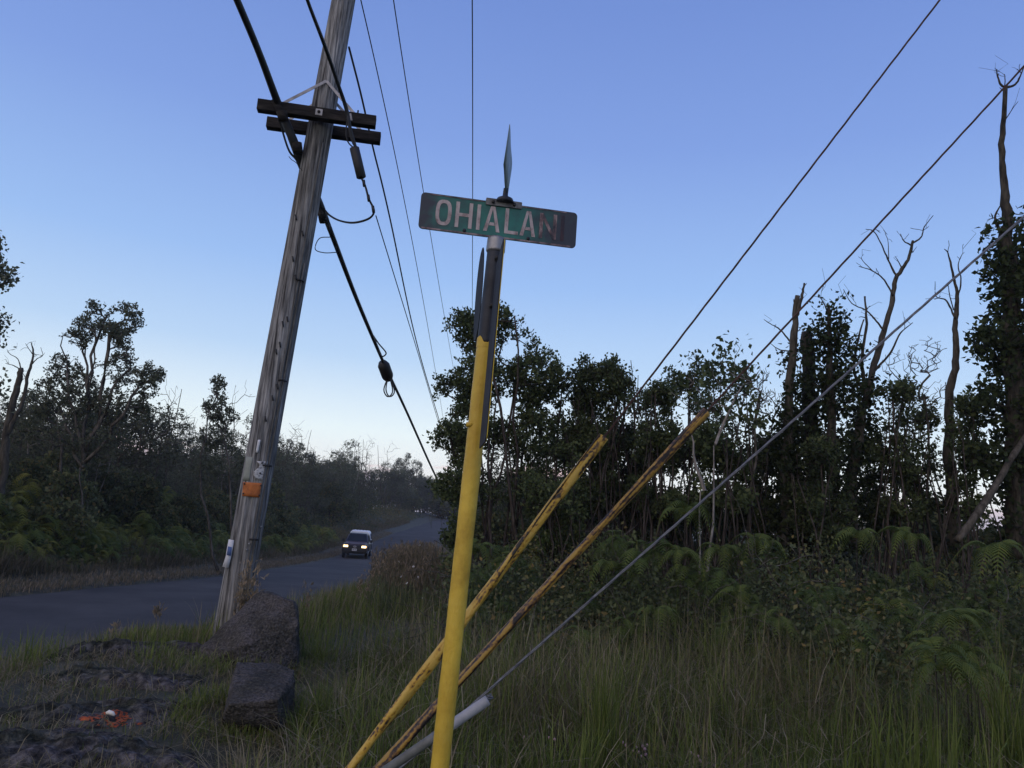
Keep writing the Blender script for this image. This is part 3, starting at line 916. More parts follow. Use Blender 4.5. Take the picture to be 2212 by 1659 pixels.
def letter(ch, fx0, fx1, mat, label):
    P = stroke_letter(ch, fx0 * BW, fx1 * BW, BH * .165, BH * .865, .0132)
    bm = bmesh.new()
    for poly in P:
        lo = [bm.verts.new((x, -.0006, z)) for x, z in poly]
        hi = [bm.verts.new((x, -.0014, z)) for x, z in poly]
        bm.faces.new(hi); n = len(poly)
        for k in range(n): bm.faces.new((lo[k], lo[(k + 1) % n], hi[(k + 1) % n], hi[k]))
    bmesh.ops.recalc_face_normals(bm, faces=bm.faces)
    bmesh.ops.transform(bm, matrix=M4, verts=bm.verts)
    me = bpy.data.meshes.new('letter'); bm.to_mesh(me); bm.free(); me.materials.append(mat)
    o = link('letter', me, plate); o['label'] = label
for ch, f0, f1, m_, lb in (('O', .098, .197, letter_m, 'letter O, first on the sign'), ('H', .222, .328, letter_m, 'letter H'), ('I', .356, .383, letter_m, 'first letter I, clear'),
                           ('A', .402, .506, letter_m, 'first letter A'), ('L', .535, .622, letter_m, 'letter L'), ('A', .634, .734, letter_m, 'second letter A'),
                           ('N', .757, .868, faded_m, 'half faded letter N'), ('I', .897, .924, ghost_m, 'almost vanished last letter I')):
    letter(ch, f0, f1, m_, lb)
for (x0, x1, z0, z1) in ((.02, .965, .012, .055), (.05, .4, .955, .985), (.6, .93, .955, .985)):
    prism('border_line', [(x0 * BW, z0 * BH), (x1 * BW, z0 * BH), (x1 * BW, z1 * BH), (x0 * BW, z1 * BH)], -.001, border_m,
          M4 @ Matrix.Translation((0, -.0005, 0)), plate)
def pt_on_plate(fx, fz, y=-.004): return np.array(M4 @ Vector((fx * BW, y, fz * BH)))
for fx, fz in ((.285, .1), (.69, .1)):
    a = pt_on_plate(fx, fz, -.006); b = pt_on_plate(fx, fz, .004)
    g = Geo(); tube(g, [a, b], .0062, 9); g.obj('rivet', MT['dkgalv'], SP)
# bracket on top: channel, dome, slotted stem
prism('bracket', rrect(.405 * BW, BH * .885, .635 * BW, BH * 1.07, .003), .004, noisy('tarnished_bracket', [(.07, .072, .078), (.2, .2, .205)], sc=30, rough=.6), M4 @ Matrix.Translation((0, -.0065, 0)), SP)
prism('bracket', rrect(.405 * BW, BH * .885, .635 * BW, BH * 1.07, .003), .004, MT['galv'], M4 @ Matrix.Translation((0, .0055, 0)), SP)
for fx in (.45, .585):
    a = pt_on_plate(fx, .965, -.013); b = pt_on_plate(fx, .965, -.004)
    g = Geo(); tube(g, [a, b], .006, 8); g.obj('bracket_bolt', MT['black'], SP)
bcx = .525
prof = [(.0, .034), (.008, .034), (.016, .03), (.022, .019), (.027, .0105), (.045, .0095), (.058, .0085)]
c = pt_on_plate(bcx, 1.0, 0)
g = Geo(); tube(g, [c + [0, 0, z] for z, r in prof], [r for z, r in prof], 16); g.obj('bracket_stem', MT['dkgalv'], SP, smooth=True)
# cross blade seen edge-on
bc = post_pt(zc)
cx_, cy_ = (c + S0)[0], (c + S0)[1]
ya = math.atan2(cx_, cy_) + math.radians(1.3)
dx_ = np.array([math.sin(ya), math.cos(ya), 0]); nx_ = np.array([math.cos(ya), -math.sin(ya), 0])
g = Geo()
n_ = 12
V = []
zb = c[2] + S0[2] + .038
for side in (-1, 1):
    for tt in np.linspace(-.24, .24, n_):
        for f in (0, 1):
            bend = .007 * math.sin(tt * 8 + 1.0) + .0015 * math.sin(tt * 23)
            P = np.array([cx_, cy_, zb + f * .152]) + dx_ * tt + nx_ * (bend + (f - .4) * .010 + side * .0012)
            V.append(P)
V = np.array(V) - S0
Q = []
for q in range(n_ - 1):
    a = q * 2
    Q += [[a, a + 2, a + 3, a + 1], [a + 2 * n_, a + 1 + 2 * n_, a + 3 + 2 * n_, a + 2 + 2 * n_], [a + 1, a + 3, a + 3 + 2 * n_, a + 1 + 2 * n_], [a, a + 2 * n_, a + 2 + 2 * n_, a + 2]]
Q += [[0, 1, 1 + 2 * n_, 2 * n_], [2 * n_ - 2, 4 * n_ - 2, 4 * n_ - 1, 2 * n_ - 1]]
g.add(V, [np.array(Q)])
o = g.obj('cross_plate', noisy('worn_green_plate', [(.08, .12, .12), (.2, .26, .25)], sc=12, rough=.5), SP, smooth=False)
o['label'] = 'bent cross street blade seen edge on above the name blade'
# plates bolted to the side of the post, seen almost edge on
backm = noisy('aluminium_sign_back', [(.016, .018, .026), (.034, .037, .046)], sc=8, rough=.75, spec=.15)
ymark = flat('yellow_sign_face', (.5, .36, .02), .5)
def slat(name, top, bot, half_w, yaw_deg, mat, rim_mat, rx, lbl, ell=False, Yd=2.72):
    P0, P1 = at(*top, Yd), at(*bot, Yd)
    C0 = (P0 + P1) / 2
    H_ = np.linalg.norm(P0 - P1)
    zax = (P0 - P1) / H_
    va = math.atan2(C0[0], C0[1]) + math.radians(yaw_deg)
    xax = np.array([math.sin(va), math.cos(va), 0]); xax -= zax * (xax @ zax); xax /= np.linalg.norm(xax)
    yax = np.cross(zax, xax)
    if ell:
        poly = [(half_w * math.copysign(abs(math.cos(a)) ** .8, math.cos(a)), H_ / 2 * math.sin(a)) for a in np.linspace(0, 2 * math.pi, 28)[:-1]]
    else:
        poly = rrect(-half_w, -H_ / 2, half_w, H_ / 2, .02, 4)
    C1 = C0 - S0
    Mx = Matrix(((xax[0], yax[0], zax[0], C1[0]), (xax[1], yax[1], zax[1], C1[1]), (xax[2], yax[2], zax[2], C1[2]), (0, 0, 0, 1)))
    o = prism(name, poly, .003, mat, Mx, SP)
    o['label'] = lbl
    if rim_mat:
        prism('sign_face', [(x * .995, z * .995) for x, z in poly], .0025, rim_mat, Mx @ Matrix.Translation((0, rx, 0)), o)
    return o
slat('marker_plate', (1081, 545), (1043, 962), .15, -3.6, backm, ymark, -.0028, 'tall dark marker plate on the right side of the post, yellow on its far face', Yd=2.53)
for z_ in (zsplit + .12, zsplit + .3):
    c = post_pt(z_) - S0; g = Geo(); tube(g, [c + [.008, -.03, 0], c + [.012, -.052, 0]], .008, 8); g.obj('plate_bolt', MT['black'], SP)
slat('small_plate', (1042, 540), (1028, 735), .14, -4.5, backm, None, 0, 'small oval plate on the left side of the post', True, Yd=2.895)
g = Geo(); p_ = at(1012, 917, 2.70) - S0
tube(g, [p_ + [-.008, 0, 0], p_ + [.02, .0, 0]], .009, 7); g.obj('side_bolt', MT['yellow'], SP)

# ------------------------------------------------------------------ guy wires with guards
def down_to(p, q, z):
    d = (p - q) / (p - q)[2]
    return q + d * (z - q[2])
pvc = noisy('grey_white_guard', [(.12, .125, .12), (.24, .245, .26), (.32, .325, .345)], sc=5, detail=8, rough=.5, bump=.1)
def guard_mat(name, cols):
    m, t, b = new_mat(name)
    a = t.nodes.new('ShaderNodeAttribute'); a.attribute_name = 'tint'
    tc = t.nodes.new('ShaderNodeTexCoord')
    n = t.nodes.new('ShaderNodeTexNoise'); n.inputs['Scale'].default_value = 80; n.inputs['Detail'].default_value = 9
    t.links.new(tc.outputs['Object'], n.inputs[0])
    ma = t.nodes.new('ShaderNodeMath'); ma.operation = 'MULTIPLY_ADD'; ma.inputs[1].default_value = 1.0
    t.links.new(n.outputs[0], ma.inputs[0]); t.links.new(a.outputs['Fac'], ma.inputs[2])
    mr_ = t.nodes.new('ShaderNodeMapRange'); mr_.inputs[1].default_value = .5; mr_.inputs[2].default_value = 1.5
    t.links.new(ma.outputs[0], mr_.inputs[0])
    r = t.nodes.new('ShaderNodeValToRGB')
    while len(r.color_ramp.elements) < len(cols): r.color_ramp.elements.new(.5)
    for i, (e, c) in enumerate(zip(r.color_ramp.elements, cols)): e.position = .25 + .5 * i / (len(cols) - 1); e.color = (*c, 1)
    t.links.new(mr_.outputs[0], r.inputs[0]); t.links.new(r.outputs[0], b.inputs['Base Color'])
    b.inputs['Roughness'].default_value = .6
    bp = t.nodes.new('ShaderNodeBump'); bp.inputs['Strength'].default_value = .5; bp.inputs['Distance'].default_value = .004
    t.links.new(ma.outputs[0], bp.inputs['Height']); t.links.new(bp.outputs[0], b.inputs['Normal'])
    return m
guard1 = guard_mat('worn_yellow_guard', [(.016, .013, .011), (.12, .065, .02), (.36, .21, .022), (.43, .27, .035), (.46, .31, .06)])
guard2 = guard_mat('rusted_yellow_guard', [(.014, .011, .011), (.06, .032, .02), (.16, .085, .03), (.3, .17, .022), (.36, .22, .04)])
GG = 'guy wires anchored beside the sign post'
def guy(name, bot, top, off, mat_c, rad_c, label, guard=None):
    Pb, Pt = at(*bot), at(*off)
    ground_z = float(gz(Pb[0] - .4, Pb[1]))
    Pg = down_to(Pb, Pt, ground_z - .1)
    o = empty(name, tuple(Pg)); O = np.array(Pg)
    tag(o, label, 'guy wire', GG)
    far_ = Pt + (Pt - Pb) * 2.2
    n = 60
    P = np.linspace(0, 1, n)[:, None] * (far_ - Pg)[None]
    g = Geo()
    for s in range(3):                       # twisted strands
        a = np.linspace(0, 90, 900)
        t_ = np.linspace(0, 1, 900)[:, None]
        R = frame_of(far_ - Pg)
        Ps = t_ * (far_ - Pg)[None] + .45 * rad_c * (np.cos(a * 2.4 + s * 2.1)[:, None] * R[:, 1] + np.sin(a * 2.4 + s * 2.1)[:, None] * R[:, 2])
        tube(g, Ps, rad_c * .56, 4)
    g.obj('strand', mat_c, o)
    if guard:
        gm, r, px_top, twist, lip, dark = guard
        Tt = at(*px_top); s1 = np.linalg.norm(Tt - Pg) / np.linalg.norm(Pt - Pg)
        n = 240
        R = frame_of(Pt - Pg)
        V = []; m = 21; TT = []; sd_ = 7.3 * r * 1000
        for q in range(n):
            tt = q / (n - 1)
            c_ = (Pt - Pg) * (s1 * (.03 + .97 * tt))
            # open plastic channel: a split tube, its edges overlapping and twisting round the strand
            a0_ = twist(tt)
            for e_ in range(m):
                f = e_ / (m - 1)
                a = a0_ + f * (2 * math.pi * 1.06)
                rr_ = r * (1 - .25 * f * lip(tt) + .2 * min(1, lip(tt) * 2) * math.cos(4 * math.pi * f)) + .0045 * (f > .85)
                st_ = noise.fractal(Vector((tt * 26 + sd_, math.cos(6.28 * f) * 1.5, math.sin(6.28 * f) * 1.5)), .8, 2, 6)
                TT.append(.5 + .6 * st_ - dark(tt) - .3 * (f < .05 or f > .97))
                V.append(c_ + R[:, 1] * math.cos(a) * rr_ + R[:, 2] * math.sin(a) * rr_)
        i, j = np.meshgrid(np.arange(n - 1), np.arange(m - 1), indexing='ij')
        Q = np.stack([i * m + j, i * m + j + 1, (i + 1) * m + j + 1, (i + 1) * m + j], -1).reshape(-1, 4)
        g = Geo(); g.add(np.array(V), [Q], np.array(TT))
        go = g.obj('guard', gm, o, smooth=True)
        md = go.modifiers.new('thick', 'SOLIDIFY'); md.thickness = .003; md.offset = 0
    return o
guy('guy_wire', (760, 1655, 3.0), None, (2030, 0, 2.85), MT['rustcable'], .0042,
    'uppermost guy wire, in a twisted yellow guard ending nearest the sign post', (guard1, .0165, (1303, 941, 2.93), lambda t_: 9.5 * (1 - t_) ** 1.4 + 1.6, lambda t_: .9 * max(0, 1 - t_ * 1.2), lambda t_: -.12 + .25 * max(0, t_ - .7) + .25 * max(0, .3 - t_)))
guy('guy_wire', (828, 1650, 3.1), None, (2212, 143, 2.95), MT['rustcable'], .0044,
    'middle guy wire, in the longest, rusty and blackened yellow guard', (guard2, .0178, (1524, 887, 3.03), lambda t_: 2.3 + 2.2 * (1 - t_), lambda t_: .4, lambda t_: -.06 + .6 * max(0, .42 - t_)))
g3 = guy('guy_wire', (878, 1648, 3.02), None, (2212, 468, 3.1), MT['strand'], .0056, 'lowest guy wire, thick bare grey strand with a fallen pale guard')
O = np.array(g3.location)
# grip wraps and the guard lying along the anchor end
a, b = at(905, 1612, 3.0), at(1062, 1503, 3.03)
g = Geo()
for s in range(4):
    t_ = np.linspace(0, 1, 160)[:, None]
    an = t_[:, 0] * 46 + s * 1.57
    R = frame_of(b - a)
    tube(g, a * (1 - t_) + b * t_ + .008 * (np.cos(an)[:, None] * R[:, 1] + np.sin(an)[:, None] * R[:, 2]) - O, .004, 4)
g.obj('grip_wrap', MT['strand'], g3)
def half_pipe(name, p, q, r, mat, parent, O, n=24, m=13, a0=.2, a1=5.4):
    R = frame_of(q - p)
    V = []
    for k in range(n):
        c_ = p + (q - p) * k / (n - 1)
        for e_ in range(m):
            a = a0 + (a1 - a0) * e_ / (m - 1)
            V.append(c_ + R[:, 1] * math.cos(a) * r + R[:, 2] * math.sin(a) * r - O)
    i, j = np.meshgrid(np.arange(n - 1), np.arange(m - 1), indexing='ij')
    Q = np.stack([i * m + j, i * m + j + 1, (i + 1) * m + j + 1, (i + 1) * m + j], -1).reshape(-1, 4)
    g = Geo(); g.add(np.array(V), [Q]); o = g.obj(name, mat, parent, smooth=True)
    md = o.modifiers.new('thick', 'SOLIDIFY'); md.thickness = .004; md.offset = 0
    return o
p1, p0 = at(1054, 1512, 2.98), at(880, 1632, 2.93)
pm_ = p1 + (p0 - p1) * .62
half_pipe('guard', pm_, p1, .0165, pvc, g3, O, a0=1.0, a1=4.6)
half_pipe('guard_sleeve', down_to(p0, p1, .35), pm_, .015, noisy('dull_grey_sleeve', [(.05, .052, .048), (.1, .105, .098), (.15, .155, .15)], sc=9, detail=8, rough=.6), g3, O)

# ------------------------------------------------------------------ boulders and lava
def hull_rock(name, pts, mat, seed, amp, label, cuts=4, cat='boulder'):
    bm = bmesh.new()
    c = np.mean(pts, 0); c[2] = min(p[2] for p in pts)
    for p in pts: bm.verts.new(Vector(p - c))
    r = bmesh.ops.convex_hull(bm, input=bm.verts[:])
    bmesh.ops.delete(bm, geom=list({e for e in r['geom_interior'] + r['geom_unused'] if isinstance(e, bmesh.types.BMVert)}), context='VERTS')
    for it in range(cuts):
        bmesh.ops.subdivide_edges(bm, edges=bm.edges[:], cuts=1, use_grid_fill=True)
        bmesh.ops.triangulate(bm, faces=bm.faces[:])
        if it == 1: bmesh.ops.smooth_vert(bm, verts=bm.verts[:], factor=.12, use_axis_x=True, use_axis_y=True, use_axis_z=True)
    bm.normal_update()
    s = Vector((seed, seed * .7, 0))
    for v in bm.verts:
        d = noise.fractal(v.co * 3.2 + s, 1, 2, 4) * amp + noise.fractal(v.co * 14 + s, 1, 2, 4) * amp * .38 + abs(noise.noise(v.co * 30 + s)) * amp * -.22
        v.co += v.normal * d
    me = bpy.data.meshes.new(name); bm.to_mesh(me); bm.free()
    me.materials.append(mat)
    me.polygons.foreach_set('use_smooth', np.ones(len(me.polygons), bool))
    o = link(name, me); o.location = c
    return tag(o, label, cat, None)
A = lambda *q: at(*q)
hull_rock('boulder', [A(428, 1436, 7.0), A(434, 1400, 7.0), A(452, 1382, 7.05), A(545, 1288, 7.3), A(566, 1278, 7.3), A(600, 1286, 7.25), A(634, 1298, 7.15), A(646, 1335, 7.1),
                      A(643, 1352, 7.05), A(640, 1440, 7.15), A(600, 1455, 7.0), A(520, 1450, 6.85), A(500, 1405, 6.82), A(470, 1460, 7.0), A(560, 1280, 7.8), A(640, 1310, 7.9), A(650, 1420, 7.8), A(440, 1420, 7.7), A(480, 1360, 7.7)],
          MT['boulder'], 3.1, .024, 'larger brown grey boulder with a sloping top, at the foot of the wooden pole', 5)
hull_rock('boulder', [A(511, 1428, 5.78), A(600, 1431, 5.84), A(637, 1446, 5.72), A(638, 1472, 5.58), A(602, 1512, 5.18), A(494, 1524, 5.16), A(478, 1552, 5.2), A(486, 1600, 5.42), A(556, 1600, 5.42),
                      A(603, 1572, 5.3), A(634, 1530, 5.62), A(622, 1575, 5.65), A(505, 1470, 5.8), A(515, 1560, 5.75)],
          MT['boulder'], 8.4, .011, 'smaller blocky dark boulder in front of the sloping one', 5)

SLABS = []
def lava_slab(px, py, rx, ry, h, seed, label, yaw=0, mat=None):
    c = onz(px, py, .16)
    SLABS.append((c[0], c[1], rx, ry, yaw))
    n = 76
    g_ = np.linspace(-1, 1, n)
    Xg, Yg = np.meshgrid(g_, g_)
    # square grid pulled into a round, lobed outline
    rad = np.hypot(Xg * np.sqrt(1 - Yg ** 2 / 2), Yg * np.sqrt(1 - Xg ** 2 / 2))
    xd, yd = Xg * np.sqrt(1 - Yg ** 2 / 2), Yg * np.sqrt(1 - Xg ** 2 / 2)
    an = np.arctan2(yd, xd)
    lob = 1 + .16 * np.sin(3 * an + seed) + .1 * np.sin(5 * an + 2 * seed) + .05 * np.sin(9 * an)
    xw, yw = xd * lob * rx, yd * lob * ry
    xw, yw = xw * math.cos(yaw) - yw * math.sin(yaw), xw * math.sin(yaw) + yw * math.cos(yaw)
    prof_ = np.clip(1 - rad ** 3, 0, 1) ** .7
    V = []
    for a_, b_, p_ in zip(xw.ravel(), yw.ravel(), prof_.ravel()):
        v = Vector((a_ + seed, b_, 0))
        rope = math.sin((a_ * 11 + 7 * noise.noise(v * 2.5)) * 2.2) * .18
        nz = noise.fractal(v * 3.5, .9, 2, 6) * .75 + rope - .35 * abs(noise.noise(v * 13))
        V.append((a_, b_, float(gz(c[0] + a_, c[1] + b_)) - float(c[2]) - .03 + h * p_ * (.75 + .5 * nz)))
    i, j = np.meshgrid(np.arange(n - 1), np.arange(n - 1), indexing='ij')
    Q = np.stack([i * n + j, i * n + j + 1, (i + 1) * n + j + 1, (i + 1) * n + j], -1).reshape(-1, 4)
    o = link('lava_slab', np_mesh('lava_slab', V, [Q], mat or MT['lava'], smooth=True)); o.location = c
    return tag(o, label, 'lava rock', 'lava slabs showing through the grass'), c
lava_slab(255, 1428, .95, .32, .16, 1.0, 'long low lava slab along the road edge, farthest of the lava slabs', .35)
lava_slab(235, 1490, .62, .24, .13, 2.3, 'narrow dark lava slab behind the orange painted one', .1)
lava_slab(375, 1492, .3, .16, .09, 4.1, 'small lava lump in the grass left of the blocky boulder', .1)
sl_o, sl_c = lava_slab(195, 1560, .66, .3, .13, 5.2, 'lava slab marked with orange spray paint', .15)
lava_slab(85, 1628, .62, .34, .14, 6.7, 'lava slab in the bottom left corner', .1)
lava_slab(290, 1640, .52, .24, .12, 7.7, 'lava slab at the bottom edge, below the orange painted one', -.05)
lava_slab(330, 1536, .25, .12, .08, 9.1, 'little lava lump right of the orange paint', 0)
# orange paint on the slab: a sprayed ring, and the pale survey cap in it
om = noisy('orange_spray_paint', [(.12, .028, .01), (.32, .065, .018), (.42, .1, .03)], sc=22, detail=8, rough=.8, bump=.8, bsc=60, dist=.02)
me_ = sl_o.data
co = np.array([v.co[:] for v in me_.vertices])
pc_ = onz(237, 1551, .24) - np.array(sl_o.location)
nm_ = np.array([v.normal[:] for v in me_.vertices])
pv, pf, remap = [], [], {}
for p_ in me_.polygons:                                # speckled ring of the slab's own surface
    c_ = np.mean(co[list(p_.vertices)], 0)
    dx1, dy1 = (c_[0] - pc_[0]) / 1.5, c_[1] - pc_[1]
    rr1 = math.hypot(dx1, dy1)
    nz = noise.fractal(Vector((c_[0] * 11, c_[1] * 11, 3)), 1, 2, 5)
    if rr1 > .026 and rr1 + .075 * nz < .098 and noise.noise(Vector((c_[0] * 55, c_[1] * 55, 0))) > -.12:
        f_ = []
        for v_ in p_.vertices:
            if v_ not in remap:
                remap[v_] = len(pv); pv.append(co[v_] + nm_[v_] * .003)
            f_.append(remap[v_])
        pf.append(f_)
g = Geo(); g.add(np.array(pv), [np.array(pf)])
g.obj('orange_paint', om, sl_o, smooth=True)
d_ = (co[:, 0] - pc_[0]) ** 2 + (co[:, 1] - pc_[1]) ** 2
z_ = co[np.argmin(d_), 2]
g = Geo(); P = np.array([pc_[0], pc_[1], z_])
tube(g, [P + [-.028, 0, .018], P + [-.01, .002, .026], P + [.012, -.002, .022], P + [.03, -.004, .012]], [.008, .014, .014, .006], 8)
mk = g.obj('survey_marker', flat('pale_marker', (.6, .58, .52), .6), None, smooth=True, origin=None)
mk.location = sl_o.location
tag(mk, 'small pale survey marker in the orange paint ring', 'survey marker')

# ------------------------------------------------------------------ pickup truck coming up the road
TY = 51.5
tx = -9.28
trk = empty('pickup_truck', (tx, TY, float(zr(TY)) + .015), math.radians(5.5))
trk.scale = (.93, .93, .93)
tag(trk, 'dark pickup truck with a white canopy and lit headlights driving up the road', 'pickup truck')
carp = noisy('dark_truck_paint', [(.018, .016, .02), (.03, .022, .026)], sc=2, rough=.3, spec=.5)
hoodp = noisy('reddish_hood_paint', [(.05, .02, .018), (.075, .03, .026)], sc=2, rough=.35, spec=.5)
whitep = noisy('white_canopy_paint', [(.66, .67, .7), (.76, .77, .8)], sc=3, rough=.4, spec=.4)
glass = flat('dark_glass', (.012, .014, .017), .08, spec=.25)
rub = flat('tyre_rubber', (.012, .012, .012), .85)
chrome = flat('bright_metal', (.5, .5, .52), .3, .9)
plast = flat('black_plastic', (.014, .014, .016), .6)
def loft(name, secs, mat, parent, smooth=False, bev=.0):
    """closed rings of equal point count"""
    bm = bmesh.new()
    R = [[bm.verts.new(p) for p in s] for s in secs]
    n = len(secs[0])
    for a, b in zip(R, R[1:]):
        for k in range(n): bm.faces.new((a[k], a[(k + 1) % n], b[(k + 1) % n], b[k]))
    bm.faces.new(R[0][::-1]); bm.faces.new(R[-1])
    bmesh.ops.recalc_face_normals(bm, faces=bm.faces)
    if bev: bmesh.ops.bevel(bm, geom=bm.edges[:], offset=bev, segments=2, affect='EDGES')
    me = bpy.data.meshes.new(name); bm.to_mesh(me); bm.free(); me.materials.append(mat)
    return link(name, me, parent)
def ring(y, hw, z0, z1, r=.06, taper=.0):
    return [(-hw + r, y, z0), (hw - r, y, z0), (hw, y, z0 + r), (hw - taper, y, z1 - r), (hw - taper - r, y, z1), (-hw + taper + r, y, z1), (-hw + taper, y, z1 - r), (-hw, y, z0 + r)]
# front is towards -Y
loft('body', [ring(-2.38, .76, .46, .86), ring(-2.3, .82, .42, .95), ring(-1.5, .84, .36, 1.0), ring(-1.1, .85, .36, 1.03), ring(2.3, .85, .38, 1.03), ring(2.4, .82, .45, 1.0)], carp, trk)
loft('hood', [ring(-2.28, .70, .94, .985, .015, .05), ring(-1.7, .74, .97, 1.05, .015, .05), ring(-1.05, .76, 1.0, 1.09, .015, .05)], hoodp, trk)
loft('cab', [ring(-1.15, .8, 1.0, 1.08, .03), ring(-.42, .74, 1.02, 1.62, .06, .12), ring(.55, .74, 1.02, 1.64, .06, .12), ring(.72, .74, 1.02, 1.6, .06, .12)], carp, trk)
loft('canopy', [ring(.75, .76, 1.03, 1.72, .1, .1), ring(.95, .79, 1.03, 1.79, .12, .1), ring(2.1, .79, 1.03, 1.79, .12, .1), ring(2.34, .76, 1.03, 1.7, .1, .1)], whitep, trk)
for k in range(5):
    bev_box('roof_rib', (-.44 + k * .22, 1.5, 1.795), (.05, 1.2, .02), whitep, trk, .006)
def quad(name, P, mat, th, parent):
    P = [Vector(p) for p in P]
    nrm = (P[1] - P[0]).cross(P[3] - P[0]).normalized() * th
    bm = bmesh.new()
    a = [bm.verts.new(p) for p in P]; b = [bm.verts.new(p + nrm) for p in P]
    bm.faces.new(a[::-1]); bm.faces.new(b)
    for k in range(4): bm.faces.new((a[k], a[(k + 1) % 4], b[(k + 1) % 4], b[k]))
    bmesh.ops.recalc_face_normals(bm, faces=bm.faces)
    me = bpy.data.meshes.new(name); bm.to_mesh(me); bm.free(); me.materials.append(mat)
    return link(name, me, parent)
quad('windshield', [(-.68, -1.09, 1.1), (.68, -1.09, 1.1), (.56, -.5, 1.57), (-.56, -.5, 1.57)], glass, .02, trk)
for s in (-1, 1):
    pp = [(s * .79, -.75, 1.12), (s * .79, .5, 1.12), (s * .69, .45, 1.52), (s * .69, -.35, 1.52)]
    quad('side_window', pp if s > 0 else pp[::-1], glass, .015, trk)
    pp = [(s * .802, 1.0, 1.22), (s * .802, 2.1, 1.22), (s * .735, 2.05, 1.6), (s * .735, 1.05, 1.6)]
    quad('canopy_window', pp if s > 0 else pp[::-1], glass, .015, trk)
    w = bev_box('mirror', (s * .95, -.78, 1.14), (.16, .1, .2), plast, trk, .02)
    h = bev_box('headlight', (s * .6, -2.36, .8), (.36, .08, .18), flat('lit_headlight', (1, .74, .38), .3, emit=3.4), trk, .035)
    bev_box('turn_signal', (s * .765, -2.31, .8), (.05, .12, .15), flat('amber_lens', (.6, .2, .02), .3, emit=.5), trk, .015)
    quad('door_seam', [(s * .856, -.78, .5), (s * .856, -.76, .5), (s * .856, -.76, 1.0), (s * .856, -.78, 1.0)][::s], plast, .004, trk)
    bev_box('side_stripe', (s * .853, .4, .92), (.008, 3.6, .05), chrome, trk, .002)
    for y in (-1.5, 1.45):
        g = Geo()
        tube(g, [(s * .66, y, .34), (s * .68, y, .34), (s * .84, y, .34), (s * .86, y, .34)], [.29, .34, .34, .29], 24)
        wh = g.obj('wheel', rub, trk, smooth=False)
        g = Geo(); tube(g, [(s * .8, y, .34), (s * .87, y, .34)], [.2, .17], 16); g.obj('rim', chrome, wh)
        pts = [(s * .83, y + .42 * math.cos(a), .36 + .42 * math.sin(a)) for a in np.linspace(0, math.pi, 14)]
        g = Geo(); tube(g, pts, .045, 6); g.obj('wheel_arch', plast, trk, smooth=True)
bev_box('grille', (0, -2.37, .8), (.84, .06, .16), plast, trk, .015)
for k in range(3): bev_box('grille_bar', (0, -2.405, .75 + k * .05), (.8, .012, .012), flat('dark_chrome', (.09, .09, .1), .4, .6), trk, .003)
g = Geo(); tube(g, [(.07 * math.cos(a) * 1.4, -2.415, .8 + .05 * math.sin(a)) for a in np.linspace(0, 2 * math.pi, 18)], .012, 5); tube(g, [(-.06, -2.415, .81), (0, -2.415, .79), (.06, -2.415, .81)], .01, 5)
g.obj('emblem', chrome, trk)
bev_box('bumper', (0, -2.42, .55), (1.66, .18, .2), plast, trk, .03)
bev_box('air_dam', (0, -2.34, .4), (1.5, .1, .14), plast, trk, .02)
pl_ = bev_box('licence_plate', (0, -2.52, .6), (.31, .012, .155), flat('plate_white', (.5, .5, .52), .5), trk, .004)
bev_box('plate_print', (-.06, -2.528, .595), (.09, .004, .05), plast, pl_, .001); bev_box('plate_print', (.07, -2.528, .595), (.09, .004, .05), plast, pl_, .001)
bev_box('wiper', (-.2, -1.13, 1.12), (.5, .02, .02), plast, trk, .004)
bev_box('rear_bumper', (0, 2.46, .5), (1.5, .12, .16), chrome, trk, .03)

# ------------------------------------------------------------------ trees on the right: broad-leaved scrub
TG = 'dense scrub trees behind the yellow guards'
rng = np.random.default_rng(11)
YB = 12.6
b = base_at(1095, 1330, YB)
stems = []
for k_, (tx_, ty_) in enumerate(((1000, 880), (1040, 760), (1075, 690), (1110, 800), (1150, 830), (1060, 930), (985, 950), (1025, 900), (1090, 870), (1130, 900), (1170, 930), (1050, 840), (1100, 960), (1010, 1010))):
    q = b + np.array([rng.uniform(-.7, .6), rng.uniform(-.5, .5), 0]); q[2] = gz(q[0], q[1])
    stems.append(wavy(rng, q, at(tx_, ty_, YB + rng.uniform(-.5, .5)), 10, .16))
tree('broad_leaf_tree', 21, b, stems,
     [pb(1075, 690, YB, 42, 137), pb(1000, 715, YB, 48, 183), pb(1075, 760, YB, 90, 390), pb(1150, 800, YB, 72, 298), pb(990, 850, YB + .3, 58, 252),
      pb(1085, 880, YB, 95, 390), pb(975, 960, YB, 55, 229), pb(1180, 880, YB, 70, 206), pb(1060, 1000, YB, 100, 252), pb(965, 1050, YB - .3, 50, 160), pb(985, 1130, YB - .4, 48, 160), pb(1150, 1000, YB, 70, 137)],
     MT['stem'], MT['greenleaf'], 'tallest broad-leaved tree, directly behind the yellow sign post', k=11, spread=.036, ln=.062, wd=.04, r_tip=.0036, floor=.035, rmax=.045, power=2.6, bare=.2)

